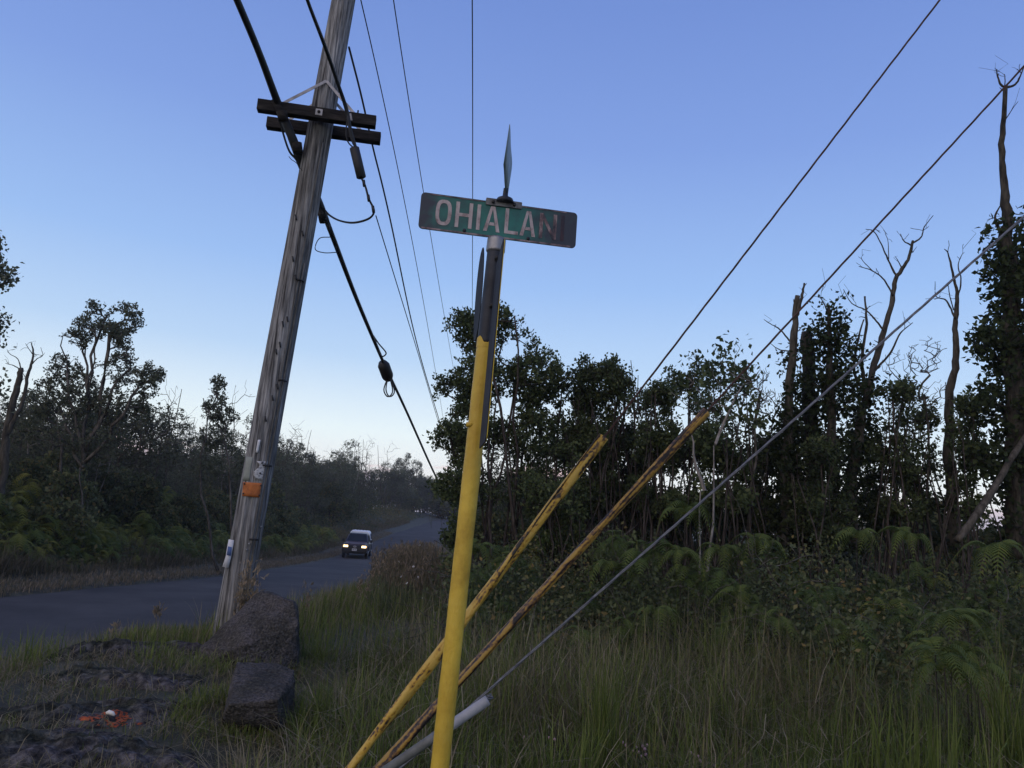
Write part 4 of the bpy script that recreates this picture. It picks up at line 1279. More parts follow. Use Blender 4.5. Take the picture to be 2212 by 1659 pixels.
def thicket(seed, px0, pxs, top, bot, Yt, label, dens=1.0, spread_px=55, nst=11, group=TG, ln=.064, leafm=None, bark='stem', base_py=1330, low=False):
    rng = np.random.default_rng(seed)
    b = base_at(px0, base_py, Yt)
    st = []
    for k in range(nst):
        q = b + np.array([rng.uniform(-.75, .75), rng.uniform(-.5, .5), 0])
        st.append(wavy(rng, q, at(pxs + rng.uniform(-.7, .7) * spread_px, top + rng.uniform(.12, .55) * (bot - top), Yt + rng.uniform(-.4, .4)), 9, .13))
    bl = []
    nb = 5
    for k in range(nb):
        f = (k + .5) / nb
        py = top + spread_px * .55 + f * (bot - top - spread_px * .5)
        for s in range(2):
            w = spread_px * (.75 + .4 * math.sin(math.pi * min(1, f + .15)))
            bl.append(pb(pxs + rng.uniform(-.8, .8) * spread_px * (.45 + .55 * f), py + rng.uniform(-12, 12), Yt + rng.uniform(-.4, .4), w * rng.uniform(.55, .85), max(6, int(dens * 112 * (1 - .25 * f)))))
    return tree('scrub_tree', seed, b, st, bl, MT[bark], leafm or MT['greenleaf'], label, group=group, k=11, spread=.036, ln=ln * .95, wd=ln * .6, r_tip=.0036, floor=.019, rmax=.026, power=2.6, bare=.42)

thicket(31, 1225, 1235, 752, 1120, 12.8, 'scrub tree next right of the tallest one, above the short yellow guard')
thicket(32, 1300, 1300, 738, 1120, 12.4, 'scrub tree with a twiggy two-pointed top between the uppermost guy wire and the tallest tree')
thicket(33, 1375, 1350, 740, 1100, 12.9, 'scrub tree behind the top of the short yellow guard')
thicket(34, 1440, 1420, 800, 1120, 12.2, 'low round scrub tree crossed by the uppermost guy wire')
thicket(35, 1500, 1495, 752, 1110, 12.6, 'scrub tree standing between the two rusty guy wires', dens=.9)
thicket(36, 1590, 1575, 752, 1100, 11.8, 'open scrub tree with large leaf rosettes, crossed by the middle guy wire', dens=.5, ln=.085, spread_px=62)
thicket(37, 1180, 1185, 830, 1150, 13.5, 'lower leafy scrub tree tucked behind the tallest tree', dens=1.0)
thicket(38, 1330, 1335, 880, 1180, 13.6, 'scrub tree showing its thin stems under the short guard top', dens=.9, spread_px=70)
thicket(39, 1450, 1460, 900, 1180, 13.4, 'scrub tree showing its thin stems between the two yellow guards', dens=.9, spread_px=70)
thicket(40, 1640, 1640, 900, 1120, 13.0, 'small thin-leaved scrub tree right of the long guard top', dens=.4, spread_px=42)
thicket(41, 1270, 1270, 800, 1150, 14.2, 'shaded scrub tree filling the gap behind the twiggy two-pointed one', dens=.9, spread_px=60)
thicket(42, 1400, 1390, 790, 1150, 14.4, 'shaded scrub tree filling the gap behind the uppermost guy wire', dens=.9, spread_px=62)
thicket(43, 1540, 1535, 800, 1150, 14.2, 'shaded scrub tree filling the gap behind the long guard top', dens=.7, spread_px=60)
thicket(44, 1620, 1615, 960, 1180, 12.3, 'low leafy scrub tree at the foot of the pale double-stemmed tree', dens=.8, spread_px=55)
thicket(45, 1210, 1205, 940, 1200, 12.0, 'low many-stemmed scrub tree right beside the tallest tree', dens=.7, spread_px=60)
# pale twin stems
rng = np.random.default_rng(50)
b = base_at(1510, 1330, 10.4)
tree('slender_tree', 51, b, [wavy(rng, b, at(1522, 1060, 10.4), 7, .05), wavy(rng, at(1522, 1060, 10.4), at(1490, 930, 10.5), 6, .05), wavy(rng, b + [.2, 0, 0], at(1545, 960, 10.5), 9, .07),
                             wavy(rng, at(1545, 960, 10.5), at(1600, 830, 10.6), 6, .06)],
     [pb(1490, 850, 10.5, 50, 16), pb(1585, 800, 10.6, 60, 18), pb(1620, 880, 10.6, 45, 12)], MT['palebark'], MT['greenleaf'],
     'slender pale-barked double-stemmed tree in front of the dark thicket', k=9, spread=.1, ln=.085, wd=.055, floor=.028, rmax=.034)

# ------------------------------------------------------------------ ivy-clad trunks and dead trees on the right
def path_points(rng, poly, n, r):
    P = np.asarray(poly, float)
    i = rng.integers(0, len(P) - 1, n); t_ = rng.random((n, 1))
    Q = P[i] * (1 - t_) + P[i + 1] * t_
    o = rng.normal(size=(n, 3)); o /= np.linalg.norm(o, axis=1)[:, None]
    rr_ = np.interp(i + t_[:, 0], np.arange(len(P)), np.broadcast_to(r, len(P)))
    return Q + o * (rr_ * rng.uniform(.6, 1.15, n))[:, None]

def ivy_tree(seed, name, polys, radii, base, label, bark, ivy, twigs=(), blobs=(), cat='tree', group=None, ln=.085, k=5, n_twig=0):
    """explicit limbs with their own radii; ivy: (polyline, count, radius)"""
    rng = np.random.default_rng(seed)
    root = empty(name, tuple(base)); b = np.asarray(base, float)
    g = Geo()
    for np_, (poly, r) in enumerate(zip(polys, radii)):
        P = spline(poly, 6)
        r = np.asarray(r) * .78
        R = np.interp(np.linspace(0, 1, len(P)), np.linspace(0, 1, len(r)), r)
        P = P + rng.normal(size=P.shape) * R[:, None] * (.16 if n_twig else .04)
        tube(g, P - b, R * (1 + rng.normal(size=len(R)) * .06), 8 if R.max() > .04 else 5)
        # side twigs
        L_ = len(P)
        for q in range(n_twig if np_ == 0 else min(n_twig, 2)):
            a = rng.integers(int(L_ * .45), L_ - 1)
            d = rng.normal(size=3); d[1] *= .7; d[2] = abs(d[2]) * .8 + .15; d /= np.linalg.norm(d)
            ln_ = rng.uniform(.12, .42) * (1 if np_ == 0 else .55)
            T = [P[a]]
            for s in range(4):
                d = d + rng.normal(size=3) * .22; d /= np.linalg.norm(d)
                T.append(T[-1] + d * ln_ / 4)
            tube(g, np.array(T) - b, np.linspace(min(.014, R[a] * .5), .0045, 5), 4)
            if rng.random() < .6:
                m = 2; T2 = [T[m], T[m] + (rng.normal(size=3) * .5 + d) * .1, T[m] + (rng.normal(size=3) * .4 + d) * .2]
                tube(g, np.array(T2) - b, [.004, .003, .0025], 3)
    if blobs:
        att = blob_points(rng, [(np.asarray(c) - b, r, n) for c, r, n in blobs])
        trk_ = [spline(p, 4) - b for p in polys]
        pos, par, tips, ntr = skeleton(rng, trk_, att, step=.3)
        g2 = Geo()
        fl = [0] * ntr
        branch_mesh(g2, pos, par, r_tip=.004, rmax=.03)
        for v, f_, t_ in ((g2, None, None),):
            base_n = 0
        for kf, fl_ in g2.F.items():
            pass
        V2 = np.concatenate(g2.V)
        g.add(V2, [np.concatenate(v) for v in g2.F.values()])
    g.obj('trunk', bark, root, smooth=True)
    C = []
    for poly, n, r in ivy:
        C.append(path_points(rng, spline(poly, 6), n, r) - b)
    if blobs: C.append(pos[tips])
    if C:
        g = Geo(); leaves(g, rng, np.concatenate(C), k, .075, ln, ln * .66, up=.2)
        g.obj('foliage', MT['ivyleaf'], root)
    return tag(root, label, cat, group)

YR = 12.0
def PX(*pts): return [at(x, y, d) for x, y, d in pts]
S1 = PX((1692, 1180, YR), (1697, 1050, YR), (1703, 900, YR), (1712, 760, YR), (1722, 640, YR))
ivy_tree(61, 'broken_tree', [S1, PX((1718, 690, YR), (1730, 650, YR - .1), (1738, 612, YR - .1)), PX((1709, 740, YR), (1685, 712, YR), (1665, 700, YR), (1650, 690, YR))],
         [[.12, .11, .1, .08, .055], [.05, .035, .02], [.02, .012, .006]], base_at(1692, 1180, YR), 'broken-topped dead trunk with a short twin spike, leftmost of the tall trunks', MT['deadbark'],
         [(S1[:3], 420, .2), (S1[1:4], 110, .16)], n_twig=3)
S2 = PX((1757, 1180, YR + .4), (1755, 1000, YR + .4), (1748, 850, YR + .4), (1744, 722, YR + .4))
ivy_tree(62, 'ivy_clad_tree', [S2], [[.2, .17, .15, .13]], base_at(1757, 1180, YR + .4), 'thick blunt dark trunk cut off flat, in the middle of the ivy-covered group', MT['darkbark'],
         [(S2[:3], 420, .27), (S2[1:], 70, .18)], n_twig=3)
S3 = PX((1800, 1180, YR - .2), (1797, 1000, YR - .2), (1793, 820, YR - .2), (1790, 660, YR - .2))
ivy_tree(63, 'ivy_tree', [S3, PX((1790, 680, YR - .2), (1780, 655, YR - .2), (1770, 640, YR - .2)), PX((1790, 690, YR - .2), (1802, 660, YR - .2), (1812, 640, YR - .2))],
         [[.12, .1, .08, .03], [.02, .012, .006], [.02, .012, .006]], base_at(1800, 1180, YR - .2), 'leafy bushy-topped ivy tree left of the forked dead tree', MT['darkbark'],
         [(S3, 260, .3)], blobs=[pb(1790, 720, YR - .2, 45, 60), pb(1825, 770, YR - .2, 50, 70), pb(1770, 800, YR - .2, 45, 60), pb(1810, 860, YR - .2, 60, 80), pb(1800, 960, YR - .2, 55, 70)], n_twig=5, k=6)
D1 = PX((1845, 1180, YR + .2), (1838, 1080, YR + .2), (1850, 960, YR + .2), (1880, 820, YR + .2), (1905, 730, YR + .2), (1925, 660, YR + .2), (1935, 605, YR + .2), (1962, 560, YR + .1), (1972, 520, YR + .1))
ivy_tree(64, 'dead_tree', [D1, PX((1972, 525, YR), (1990, 512, YR), (1997, 490, YR), (2016, 465, YR - .1)), PX((1968, 530, YR), (1952, 520, YR), (1945, 505, YR)),
                           PX((1938, 600, YR), (1920, 565, YR), (1905, 530, YR), (1888, 500, YR), (1870, 495, YR)), PX((1920, 560, YR), (1918, 520, YR), (1912, 505, YR)),
                           PX((1930, 640, YR), (1910, 605, YR), (1885, 585, YR), (1855, 575, YR)), PX((1885, 585, YR), (1865, 565, YR), (1860, 555, YR)),
                           PX((1910, 715, YR), (1890, 690, YR), (1870, 670, YR), (1840, 655, YR), (1822, 625, YR)), PX((1872, 860, YR), (1862, 780, YR), (1872, 700, YR), (1868, 640, YR)),
                           PX((1870, 850, YR), (1845, 800, YR), (1855, 730, YR), (1866, 690, YR)), PX((1890, 800, YR), (1925, 760, YR - .2), (1945, 720, YR - .3), (1972, 697, YR - .4))],
         [[.15, .13, .11, .075, .062, .055, .048, .035, .028], [.02, .016, .012, .006], [.018, .012, .008], [.022, .018, .014, .01, .007], [.01, .007, .005], [.022, .017, .012, .007], [.01, .008, .005],
          [.022, .018, .014, .01, .006], [.04, .035, .028, .02], [.035, .03, .022, .015], [.026, .022, .016, .007]],
         base_at(1845, 1180, YR + .2), 'tall bare dead tree with a leaning trunk and crooked antler branches', MT['deadbark'], [(D1[:4], 420, .26)], n_twig=3)
D2 = PX((2062, 1180, YR + .3), (2058, 1060, YR + .3), (2050, 950, YR + .3), (2052, 850, YR + .3), (2066, 770, YR + .3), (2063, 700, YR + .3), (2068, 640, YR + .3), (2058, 590, YR + .2), (2048, 548, YR + .2), (2040, 538, YR + .2))
ivy_tree(65, 'dead_tree', [D2, PX((2064, 690, YR), (2045, 650, YR), (2022, 640, YR), (2020, 608, YR)), PX((2064, 660, YR + .3), (2076, 610, YR + .3), (2070, 575, YR + .3), (2077, 552, YR + .3), (2083, 545, YR + .3)), PX((2060, 670, YR), (2052, 640, YR), (2048, 615, YR))],
         [[.13, .12, .1, .085, .065, .055, .04, .026, .014, .008], [.022, .016, .01, .006], [.02, .016, .012, .008, .005], [.014, .01, .006]],
         base_at(2062, 1180, YR + .3), 'slim curving dead trunk dividing into three upright prongs', MT['deadbark'], [(D2[:2], 60, .2)], n_twig=2)
T1 = PX((2200, 1200, 11.6), (2196, 1000, 11.6), (2190, 800, 11.6), (2183, 620, 11.6), (2176, 500, 11.6), (2170, 410, 11.6), (2165, 310, 11.6), (2172, 190, 11.6))
ivy_tree(66, 'ivy_tree', [T1, PX((2172, 190, 11.6), (2160, 180, 11.6), (2152, 150, 11.6)), PX((2172, 190, 11.6), (2195, 180, 11.6), (2212, 145, 11.6)), PX((2170, 200, 11.6), (2171, 170, 11.6), (2170, 160, 11.6)),
                          PX((2178, 520, 11.6), (2160, 500, 11.6), (2150, 470, 11.6), (2160, 445, 11.6))],
         [[.24, .21, .18, .15, .12, .075, .06, .045], [.03, .022, .01], [.03, .024, .01], [.012, .01, .006], [.04, .034, .026, .012]],
         base_at(2200, 1200, 11.6), 'tallest tree at the right edge, ivy-covered with a bare forked top', MT['darkbark'],
         [(T1[:5], 620, .34)], blobs=[pb(2185, 560, 11.6, 50, 50), pb(2200, 640, 11.5, 65, 80), pb(2180, 730, 11.5, 70, 90), pb(2140, 740, 11.5, 45, 50), pb(2190, 830, 11.5, 85, 120), pb(2130, 900, 11.5, 50, 60), pb(2175, 950, 11.5, 80, 110), pb(2130, 1000, 11.4, 45, 50), pb(2190, 1060, 11.5, 60, 70)], n_twig=5, k=6, ln=.1)
lg = PX((2068, 1168, 10.6), (2110, 1110, 10.7), (2150, 1050, 10.9), (2185, 990, 11.1), (2230, 920, 11.4))
ivy_tree(67, 'fallen_trunk', [lg], [[.066, .066, .06, .056, .05]], lg[0], 'smooth grey dead trunk leaning against the tallest right tree', MT['deadbark'], [], cat='fallen trunk', n_twig=0)
RG = 'leafy scrub trees between the tall right trunks'
thicket(71, 1930, 1935, 790, 1120, 11.9, 'leafy scrub tree under the antler branches of the dead tree', dens=.65, group=RG, spread_px=52)
thicket(72, 1985, 1990, 850, 1120, 12.4, 'sparse scrub tree left of the slim curving dead trunk', dens=.5, group=RG, spread_px=48)
thicket(73, 1880, 1885, 900, 1150, 12.7, 'dark scrub tree at the foot of the leaning dead tree', dens=.8, group=RG, spread_px=52)
thicket(74, 1715, 1700, 860, 1150, 12.8, 'scrub tree wrapped round the broken-topped trunk', dens=.7, group=RG, spread_px=50)
thicket(75, 2095, 2085, 830, 1120, 11.4, 'open scrub tree between the slim dead trunk and the tallest tree', dens=.35, group=RG, spread_px=45, ln=.075)
thicket(76, 1745, 1760, 940, 1180, 11.4, 'dense low ivy bush round the blunt dark trunk', dens=.9, group=RG, spread_px=60)
# bare twiggy little trees
def bare(seed, px, py0, py1, Yt, label, w=45, group='bare twiggy saplings among the right trees'):
    rng = np.random.default_rng(seed)
    b = base_at(px, 1180, Yt)
    tree('bare_sapling', seed, b, [wavy(rng, b, at(px + rng.uniform(-6, 6), (py0 + py1) / 2, Yt), 9, .12)],
         [pb(px, py0 + w * .6, Yt, w, 110), pb(px + 12, (py0 + py1) / 2, Yt, w * .9, 90)], MT['bark'], None, label, group=group, r_tip=.0042, floor=.018, rmax=.03, wig=.12, power=2.6)
bare(81, 2000, 738, 960, 12.2, 'bare twiggy sapling left of the slim curving dead trunk')
bare(82, 1945, 770, 960, 12.6, 'bare twiggy sapling under the forked dead tree')
bare(83, 1660, 850, 1030, 12.2, 'bare twiggy sapling left of the broken-topped trunk', 35)
bare(84, 1632, 790, 930, 11.9, 'bare twiggy sapling by the top of the long rusty guard', 32)
# a conifer spire far off in the gap
# ------------------------------------------------------------------ prototypes for the wood across the road
def proto(name, seed, H, nst, blobs, dens, bark, ln, leaf='ohialeaf', k=8, amp=.16, top=.75, floor=.03, spread=.045):
    rng = np.random.default_rng(seed)
    st = []
    for s in range(nst):
        a = rng.uniform(0, 6.28); r = rng.uniform(.05, .3)
        q = np.array([r * math.cos(a), r * math.sin(a), -.15])
        e_ = np.array([q[0] * 3 + rng.normal() * .35, q[1] * 3 + rng.normal() * .35, H * rng.uniform(top - .12, top + .08)])
        st.append(wavy(rng, q, e_, 9, amp))
    bl = [((np.array(c) * H), np.array(r) * H, max(3, int(n * dens * (2.2 if leaf else 1.2)))) for c, r, n in blobs]
    return tree(name, seed, (0, 0, 0), st, bl, MT[bark], MT[leaf] if leaf else None, 'prototype', k=k, spread=spread, ln=ln, wd=ln * .7, floor=floor, rmax=.06, r_tip=.0065, step=.4, bare=.25)
protos = {
    'scrub': proto('scrub_tree', 101, 5.4, 4, [((0, 0, .88), (.14, .14, .12), 30), ((.1, .05, .74), (.2, .2, .13), 45), ((-.12, -.05, .68), (.2, .2, .15), 45), ((0, 0, .52), (.26, .26, .16), 45), ((.05, .1, .36), (.24, .24, .13), 25)], 1.5, 'bark', .085),
    'slim': proto('slim_tree', 102, 6.0, 2, [((0, 0, .93), (.07, .07, .08), 24), ((.05, 0, .8), (.1, .1, .1), 34), ((-.05, 0, .68), (.12, .12, .1), 34), ((.02, .03, .54), (.15, .15, .12), 34), ((0, 0, .4), (.14, .14, .1), 20)], 1.7, 'bark', .085),
    'broad': proto('broad_tree', 103, 5.0, 5, [((.15, 0, .82), (.2, .2, .14), 45), ((-.18, .05, .78), (.22, .2, .15), 45), ((0, -.1, .64), (.32, .3, .18), 70), ((.1, .1, .42), (.34, .3, .2), 60)], 1.7, 'bark', .085),
    'bush': proto('wild_bush', 104, 2.4, 6, [((0, 0, .75), (.3, .3, .25), 70), ((.2, .1, .5), (.35, .35, .28), 60), ((-.2, -.1, .4), (.4, .4, .3), 60)], 1.4, 'darkbark', .11, amp=.1, floor=.015, leaf='shrub'),
    'open': proto('open_tree', 105, 6.2, 3, [((.05, 0, .9), (.13, .13, .1), 26), ((-.1, .05, .78), (.16, .16, .1), 28), ((.14, -.04, .7), (.16, .16, .09), 26), ((-.04, 0, .55), (.2, .2, .1), 24)], 1.3, 'palebark', .085),
    'dead': proto('dead_snag', 106, 5.8, 2, [((.03, 0, .85), (.12, .12, .16), 22), ((-.05, 0, .65), (.16, .16, .16), 16)], 1.0, 'deadbark', .1, leaf=None, top=.85, floor=.04),
    'dead2': proto('dead_snag', 107, 5.2, 1, [((0, 0, .8), (.1, .1, .22), 16)], 1.0, 'deadbark', .1, leaf=None, top=.9, floor=.045),
}
used = set()
def place(kind, x, y, s, label, group, cat='tree', rz=None, zoff=0, sz=None):
    src = protos[kind]
    if kind in used: o = copy_tree(src)
    else:
        o = src; used.add(kind)
    o.location = (x, y, float(gz(x, y)) - .1 + zoff)
    o.rotation_euler = (0, 0, rz if rz is not None else random.uniform(0, 6.28))
    o.scale = (s, s, sz or s * random.uniform(.92, 1.1))
    for k_ in ('group',):
        if k_ in o: del o[k_]
    return tag(o, label, cat, group)
random.seed(5)

# ---- distinct trees across the road, left
rng = np.random.default_rng(200)
b = base_at(170, 1240, 20)
big = [wavy(rng, b, at(180, 1000, 20), 7, .12)]
for (sx, sy), (ex, ey), dY in (((180, 1000), (205, 690), 0), ((190, 950), (262, 700), .3), ((186, 975), (300, 770), -.3), ((183, 990), (150, 745), .2), ((182, 1000), (335, 840), -.5), ((180, 1010), (110, 830), .3), ((200, 880), (232, 720), -.2), ((195, 860), (180, 715), .4)):
    big.append(wavy(rng, at(sx, sy, 20), at(ex, ey, 20 + dY), 9, .22))
big.append(wavy(rng, b + [-.5, .2, 0], at(120, 880, 20.3), 9, .2))
tree('spreading_tree', 201, b, big,
     [pb(205, 690, 20, 42, 168), pb(268, 690, 20.3, 40, 154), pb(235, 740, 19.8, 46, 154), pb(300, 765, 19.7, 32, 98), pb(165, 735, 20.2, 28, 84), pb(140, 800, 20.3, 38, 125), pb(255, 795, 20, 48, 125), pb(322, 822, 19.5, 36, 154),
      pb(288, 835, 19.7, 40, 125), pb(180, 850, 20, 50, 125), pb(105, 860, 20.3, 44, 140), pb(230, 880, 20, 50, 125), pb(288, 895, 19.8, 38, 112), pb(70, 910, 20.2, 44, 125), pb(150, 930, 20, 60, 125), pb(215, 945, 20, 60, 125)],
     MT['bark'], MT['ohialeaf'], 'large spreading tree with flat leafy tiers, tallest across the road on the left', k=10, spread=.035, ln=.068, wd=.048, floor=.04, rmax=.06, r_tip=.0075, power=2.5, bare=.3)
b = base_at(475, 1220, 24)
tree('slim_tree', 202, b, [wavy(rng, b, at(468, 870, 24), 10, .25), wavy(rng, b + [.3, 0, 0], at(490, 920, 24), 9, .25)],
     [pb(472, 828, 24, 18, 40), pb(460, 865, 24, 30, 70), pb(488, 905, 24, 28, 70), pb(465, 930, 24, 42, 90), pb(490, 990, 24, 50, 90), pb(440, 1000, 24, 45, 70)],
     MT['bark'], MT['ohialeaf'], 'narrow upright tree just left of the wooden pole', k=10, spread=.04, ln=.08, wd=.055, floor=.05, rmax=.08)
e0 = PX((-5, 1150, 18), (8, 1000, 18), (20, 900, 18), (38, 835, 18), (46, 795, 18))
ivy_tree(203, 'dead_tree', [e0, PX((14, 940, 18), (48, 870, 18), (60, 810, 18), (72, 770, 18), (68, 740, 18)), PX((66, 790, 18), (80, 775, 18), (92, 768, 18), (88, 750, 18)), PX((70, 765, 18), (60, 750, 18), (55, 742, 18)),
                            PX((46, 800, 18), (30, 790, 18), (12, 785, 18)), PX((46, 798, 18), (38, 775, 18), (22, 765, 18), (15, 755, 18)), PX((58, 820, 18), (46, 800, 18), (40, 780, 18))],
         [[.14, .12, .1, .09, .07], [.07, .055, .045, .03, .015], [.02, .014, .01, .006], [.014, .01, .006], [.02, .014, .008], [.02, .014, .01, .006], [.014, .01, .006]],
         base_at(-5, 1150, 18), 'dead tree with bare forked limbs at the left edge across the road', MT['deadbark'], [], n_twig=3)
b = base_at(-60, 1200, 15)
tree('overhanging_tree', 204, b, [wavy(rng, b, at(-70, 560, 15), 10, .2), wavy(rng, at(-68, 640, 15), at(10, 605, 15), 6, .1), wavy(rng, at(-68, 720, 15), at(-8, 690, 15), 5, .1)],
     [pb(6, 598, 15, 20, 26), pb(-34, 580, 15, 30, 40), pb(-5, 690, 15, 16, 16), pb(-45, 700, 15, 40, 40), pb(-15, 735, 15, 14, 12), pb(-60, 560, 15, 60, 80), pb(-8, 530, 15, 12, 8), pb(-40, 850, 15, 50, 60)],
     MT['bark'], MT['ohialeaf'], 'tree outside the left edge whose leafy branch tips poke into the sky', k=10, spread=.1, ln=.09, wd=.06, floor=.06, rmax=.09)

WG = 'scrub trees in the wood across the road, left of the pole'
kinds = ['scrub', 'scrub', 'broad', 'slim', 'open', 'scrub', 'broad', 'open']
lab = {'scrub': 'many-stemmed scrub tree in the wood across the road, left of the wooden pole', 'broad': 'low broad leafy tree in the wood across the road, left of the wooden pole',
       'slim': 'narrow scrub tree in the wood across the road, left of the wooden pole', 'open': 'pale-stemmed open tree in the wood across the road, left of the wooden pole'}
n_ = 0
for row, (yy0, cnt) in enumerate(((17.5, 10), (20.5, 10), (24, 11), (28.5, 12))):
    for q in range(cnt):
        px = -60 + (640 / (cnt - 1)) * q + random.uniform(-22, 22)
        Yt = yy0 + random.uniform(-1, 1)
        x = at(px, 1100, Yt)[0]
        if x > float(xl(Yt)) - 4.0: continue
        kd = random.choice(kinds)
        H_ = dict(scrub=5.4, broad=5.0, slim=6.0, open=6.2)[kd]
        s = (3.0 + (Yt - 17) * .11 + random.uniform(-.45, .45) + (.5 if 60 < px < 300 else 0)) / (H_ * .98)
        place(kd, x, Yt, s, lab[kd], WG); n_ += 1
BG = 'bushes along the bank across the road'
for q in range(34):
    Yt = 15.5 + q * 1.15 + random.uniform(-.4, .4)
    x = float(xl(Yt)) - random.uniform(2.8, 5.2)
    place('bush', x, Yt, random.uniform(.65, 1.05), 'rounded leafy bush on the fern bank across the road, ' + ('left of the wooden pole' if Yt < 25 else 'between the pole and the truck' if Yt < 42 else 'beside the truck'), BG, 'bush')
FG = 'trees of the far wood behind the truck'
def WH(Yt): return 'in the wood just right of the pole' if Yt < 42 else 'in the wood level with the truck' if Yt < 62 else 'in the wood beyond the truck' if Yt < 90 else 'in the farthest wood near the end of the road'
labf = {'scrub': 'many-stemmed tree in the far wood behind the truck', 'broad': 'low broad tree in the far wood behind the truck', 'slim': 'narrow tree in the far wood behind the truck',
        'open': 'pale-stemmed open tree in the far wood behind the truck', 'dead': 'bare dead snag standing above the far wood behind the truck', 'dead2': 'bare dead stub above the far wood behind the truck'}
for q in range(190):
    Yt = 31 + 105 * (q / 190) ** 1.25 + random.uniform(-2, 2)
    x = float(xl(Yt)) - 4.5 - random.random() ** 1.6 * (14 + Yt * .16)
    kd = random.choice(['scrub', 'broad', 'scrub', 'broad', 'slim', 'open', 'dead', 'dead2', 'dead', 'dead2'])
    s = random.uniform(.9, 1.15) * float(np.interp(Yt, [30, 42, 60, 110], [.74, .92, 1.17, 1.3]))
    if kd.startswith('dead'): s *= random.uniform(1.15, 1.4)
    if kd in ('broad',): s *= .95
    place(kd, x, Yt, s, labf[kd].replace('in the far wood behind the truck', WH(Yt)).replace('above the far wood behind the truck', 'above ' + WH(Yt)[3:]), FG, 'dead tree' if kd.startswith('dead') else 'tree')
for q in range(60):
    Yt = 36 + 95 * (q / 60) ** 1.1 + random.uniform(-2, 2)
    x = float(xl(Yt)) - 3.6 - random.random() * (8 + Yt * .12)
    place('bush', x, Yt, random.uniform(1.0, 1.6), 'leafy undergrowth bush ' + WH(Yt), 'bushes of the far wood behind the truck', 'bush')
# where the road goes out of sight
for q in range(64):
    Yt = random.uniform(119, 160); x = -13 + 17 * ((q * .618) % 1) + random.uniform(-.6, .6)
    kd = random.choice(['scrub', 'broad', 'bush', 'broad', 'bush'])
    place(kd, x, Yt, random.uniform(1.05, 1.4) * (1.6 if kd == 'bush' else 1), 'distant tree closing the end of the road', 'distant trees at the end of the road')
for q in range(46):
    Yt = random.uniform(126, 190); x = -48 + 40 * ((q * .618) % 1) + random.uniform(-1, 1)
    kd = random.choice(['bush', 'broad', 'scrub'])
    place(kd, x, Yt, random.uniform(1.1, 1.4) * (1.7 if kd == 'bush' else 1), 'faint tree of the last rise left of the road end', 'trees of the last rise left of the road end')
RR = 'trees on the near side of the road, behind the tallest right-hand tree'
for q in range(22):
    Yt = 18 + q * 3.2 + random.uniform(-1, 1)
    x = max(float(xr(Yt)) + 2.6, -.04 * Yt + 1.1) + random.uniform(.2, 3.2)
    kd = random.choice(['broad', 'scrub', 'scrub'])
    place(kd, x, Yt, random.uniform(.55, .8) if Yt < 30 else random.uniform(.7, .95), 'leafy tree beside the road, ' + ('just behind the tallest broad-leaved tree' if Yt < 35 else 'well behind the tallest broad-leaved tree' if Yt < 60 else 'far up the road behind the tallest tree'), RR)
for q in range(95):
    Yt = 15 + 27 * random.random() ** 1.3; px = random.uniform(1060, 2290)
    x = at(px, 1150, Yt)[0]
    kd = random.choice(['bush', 'bush', 'bush', 'scrub'])
    place(kd, x, Yt, random.uniform(.75, 1.15) * (1 if kd == 'bush' else .5), 'scrub glimpsed ' + ('behind the tallest broad-leaved tree' if px < 1220 else 'between the stems behind the short yellow guard' if px < 1420 else 'between the stems behind the long yellow guard' if px < 1650 else 'behind the ivy-covered trunk group' if px < 1870 else 'behind the forked dead tree' if px < 2030 else 'behind the tallest right tree'), 'scrub glimpsed behind the right-hand thicket', 'bush')
for kd, p_ in protos.items():
    if kd not in used: bpy.data.objects.remove(p_)

# ------------------------------------------------------------------ undergrowth (nobody could count it)
def scatter(protoV, protoF, protoT, P, rz, s, tint_off):
    """copies of small meshes as one array"""
    n, m = len(P), len(protoV)
    c, si = np.cos(rz)[:, None], np.sin(rz)[:, None]
    x = protoV[None, :, 0] * c - protoV[None, :, 1] * si
    y = protoV[None, :, 0] * si + protoV[None, :, 1] * c
    V = np.stack([x, y, np.repeat(protoV[None, :, 2], n, 0)], -1) * s[:, None, None] + P[:, None]
    Fs = [(f[None] + (np.arange(n) * m)[:, None, None]).reshape(-1, f.shape[1]) for f in protoF]
    T = np.clip(protoT[None] + tint_off[:, None], 0, 1).ravel()
    return V.reshape(-1, 3), Fs, T

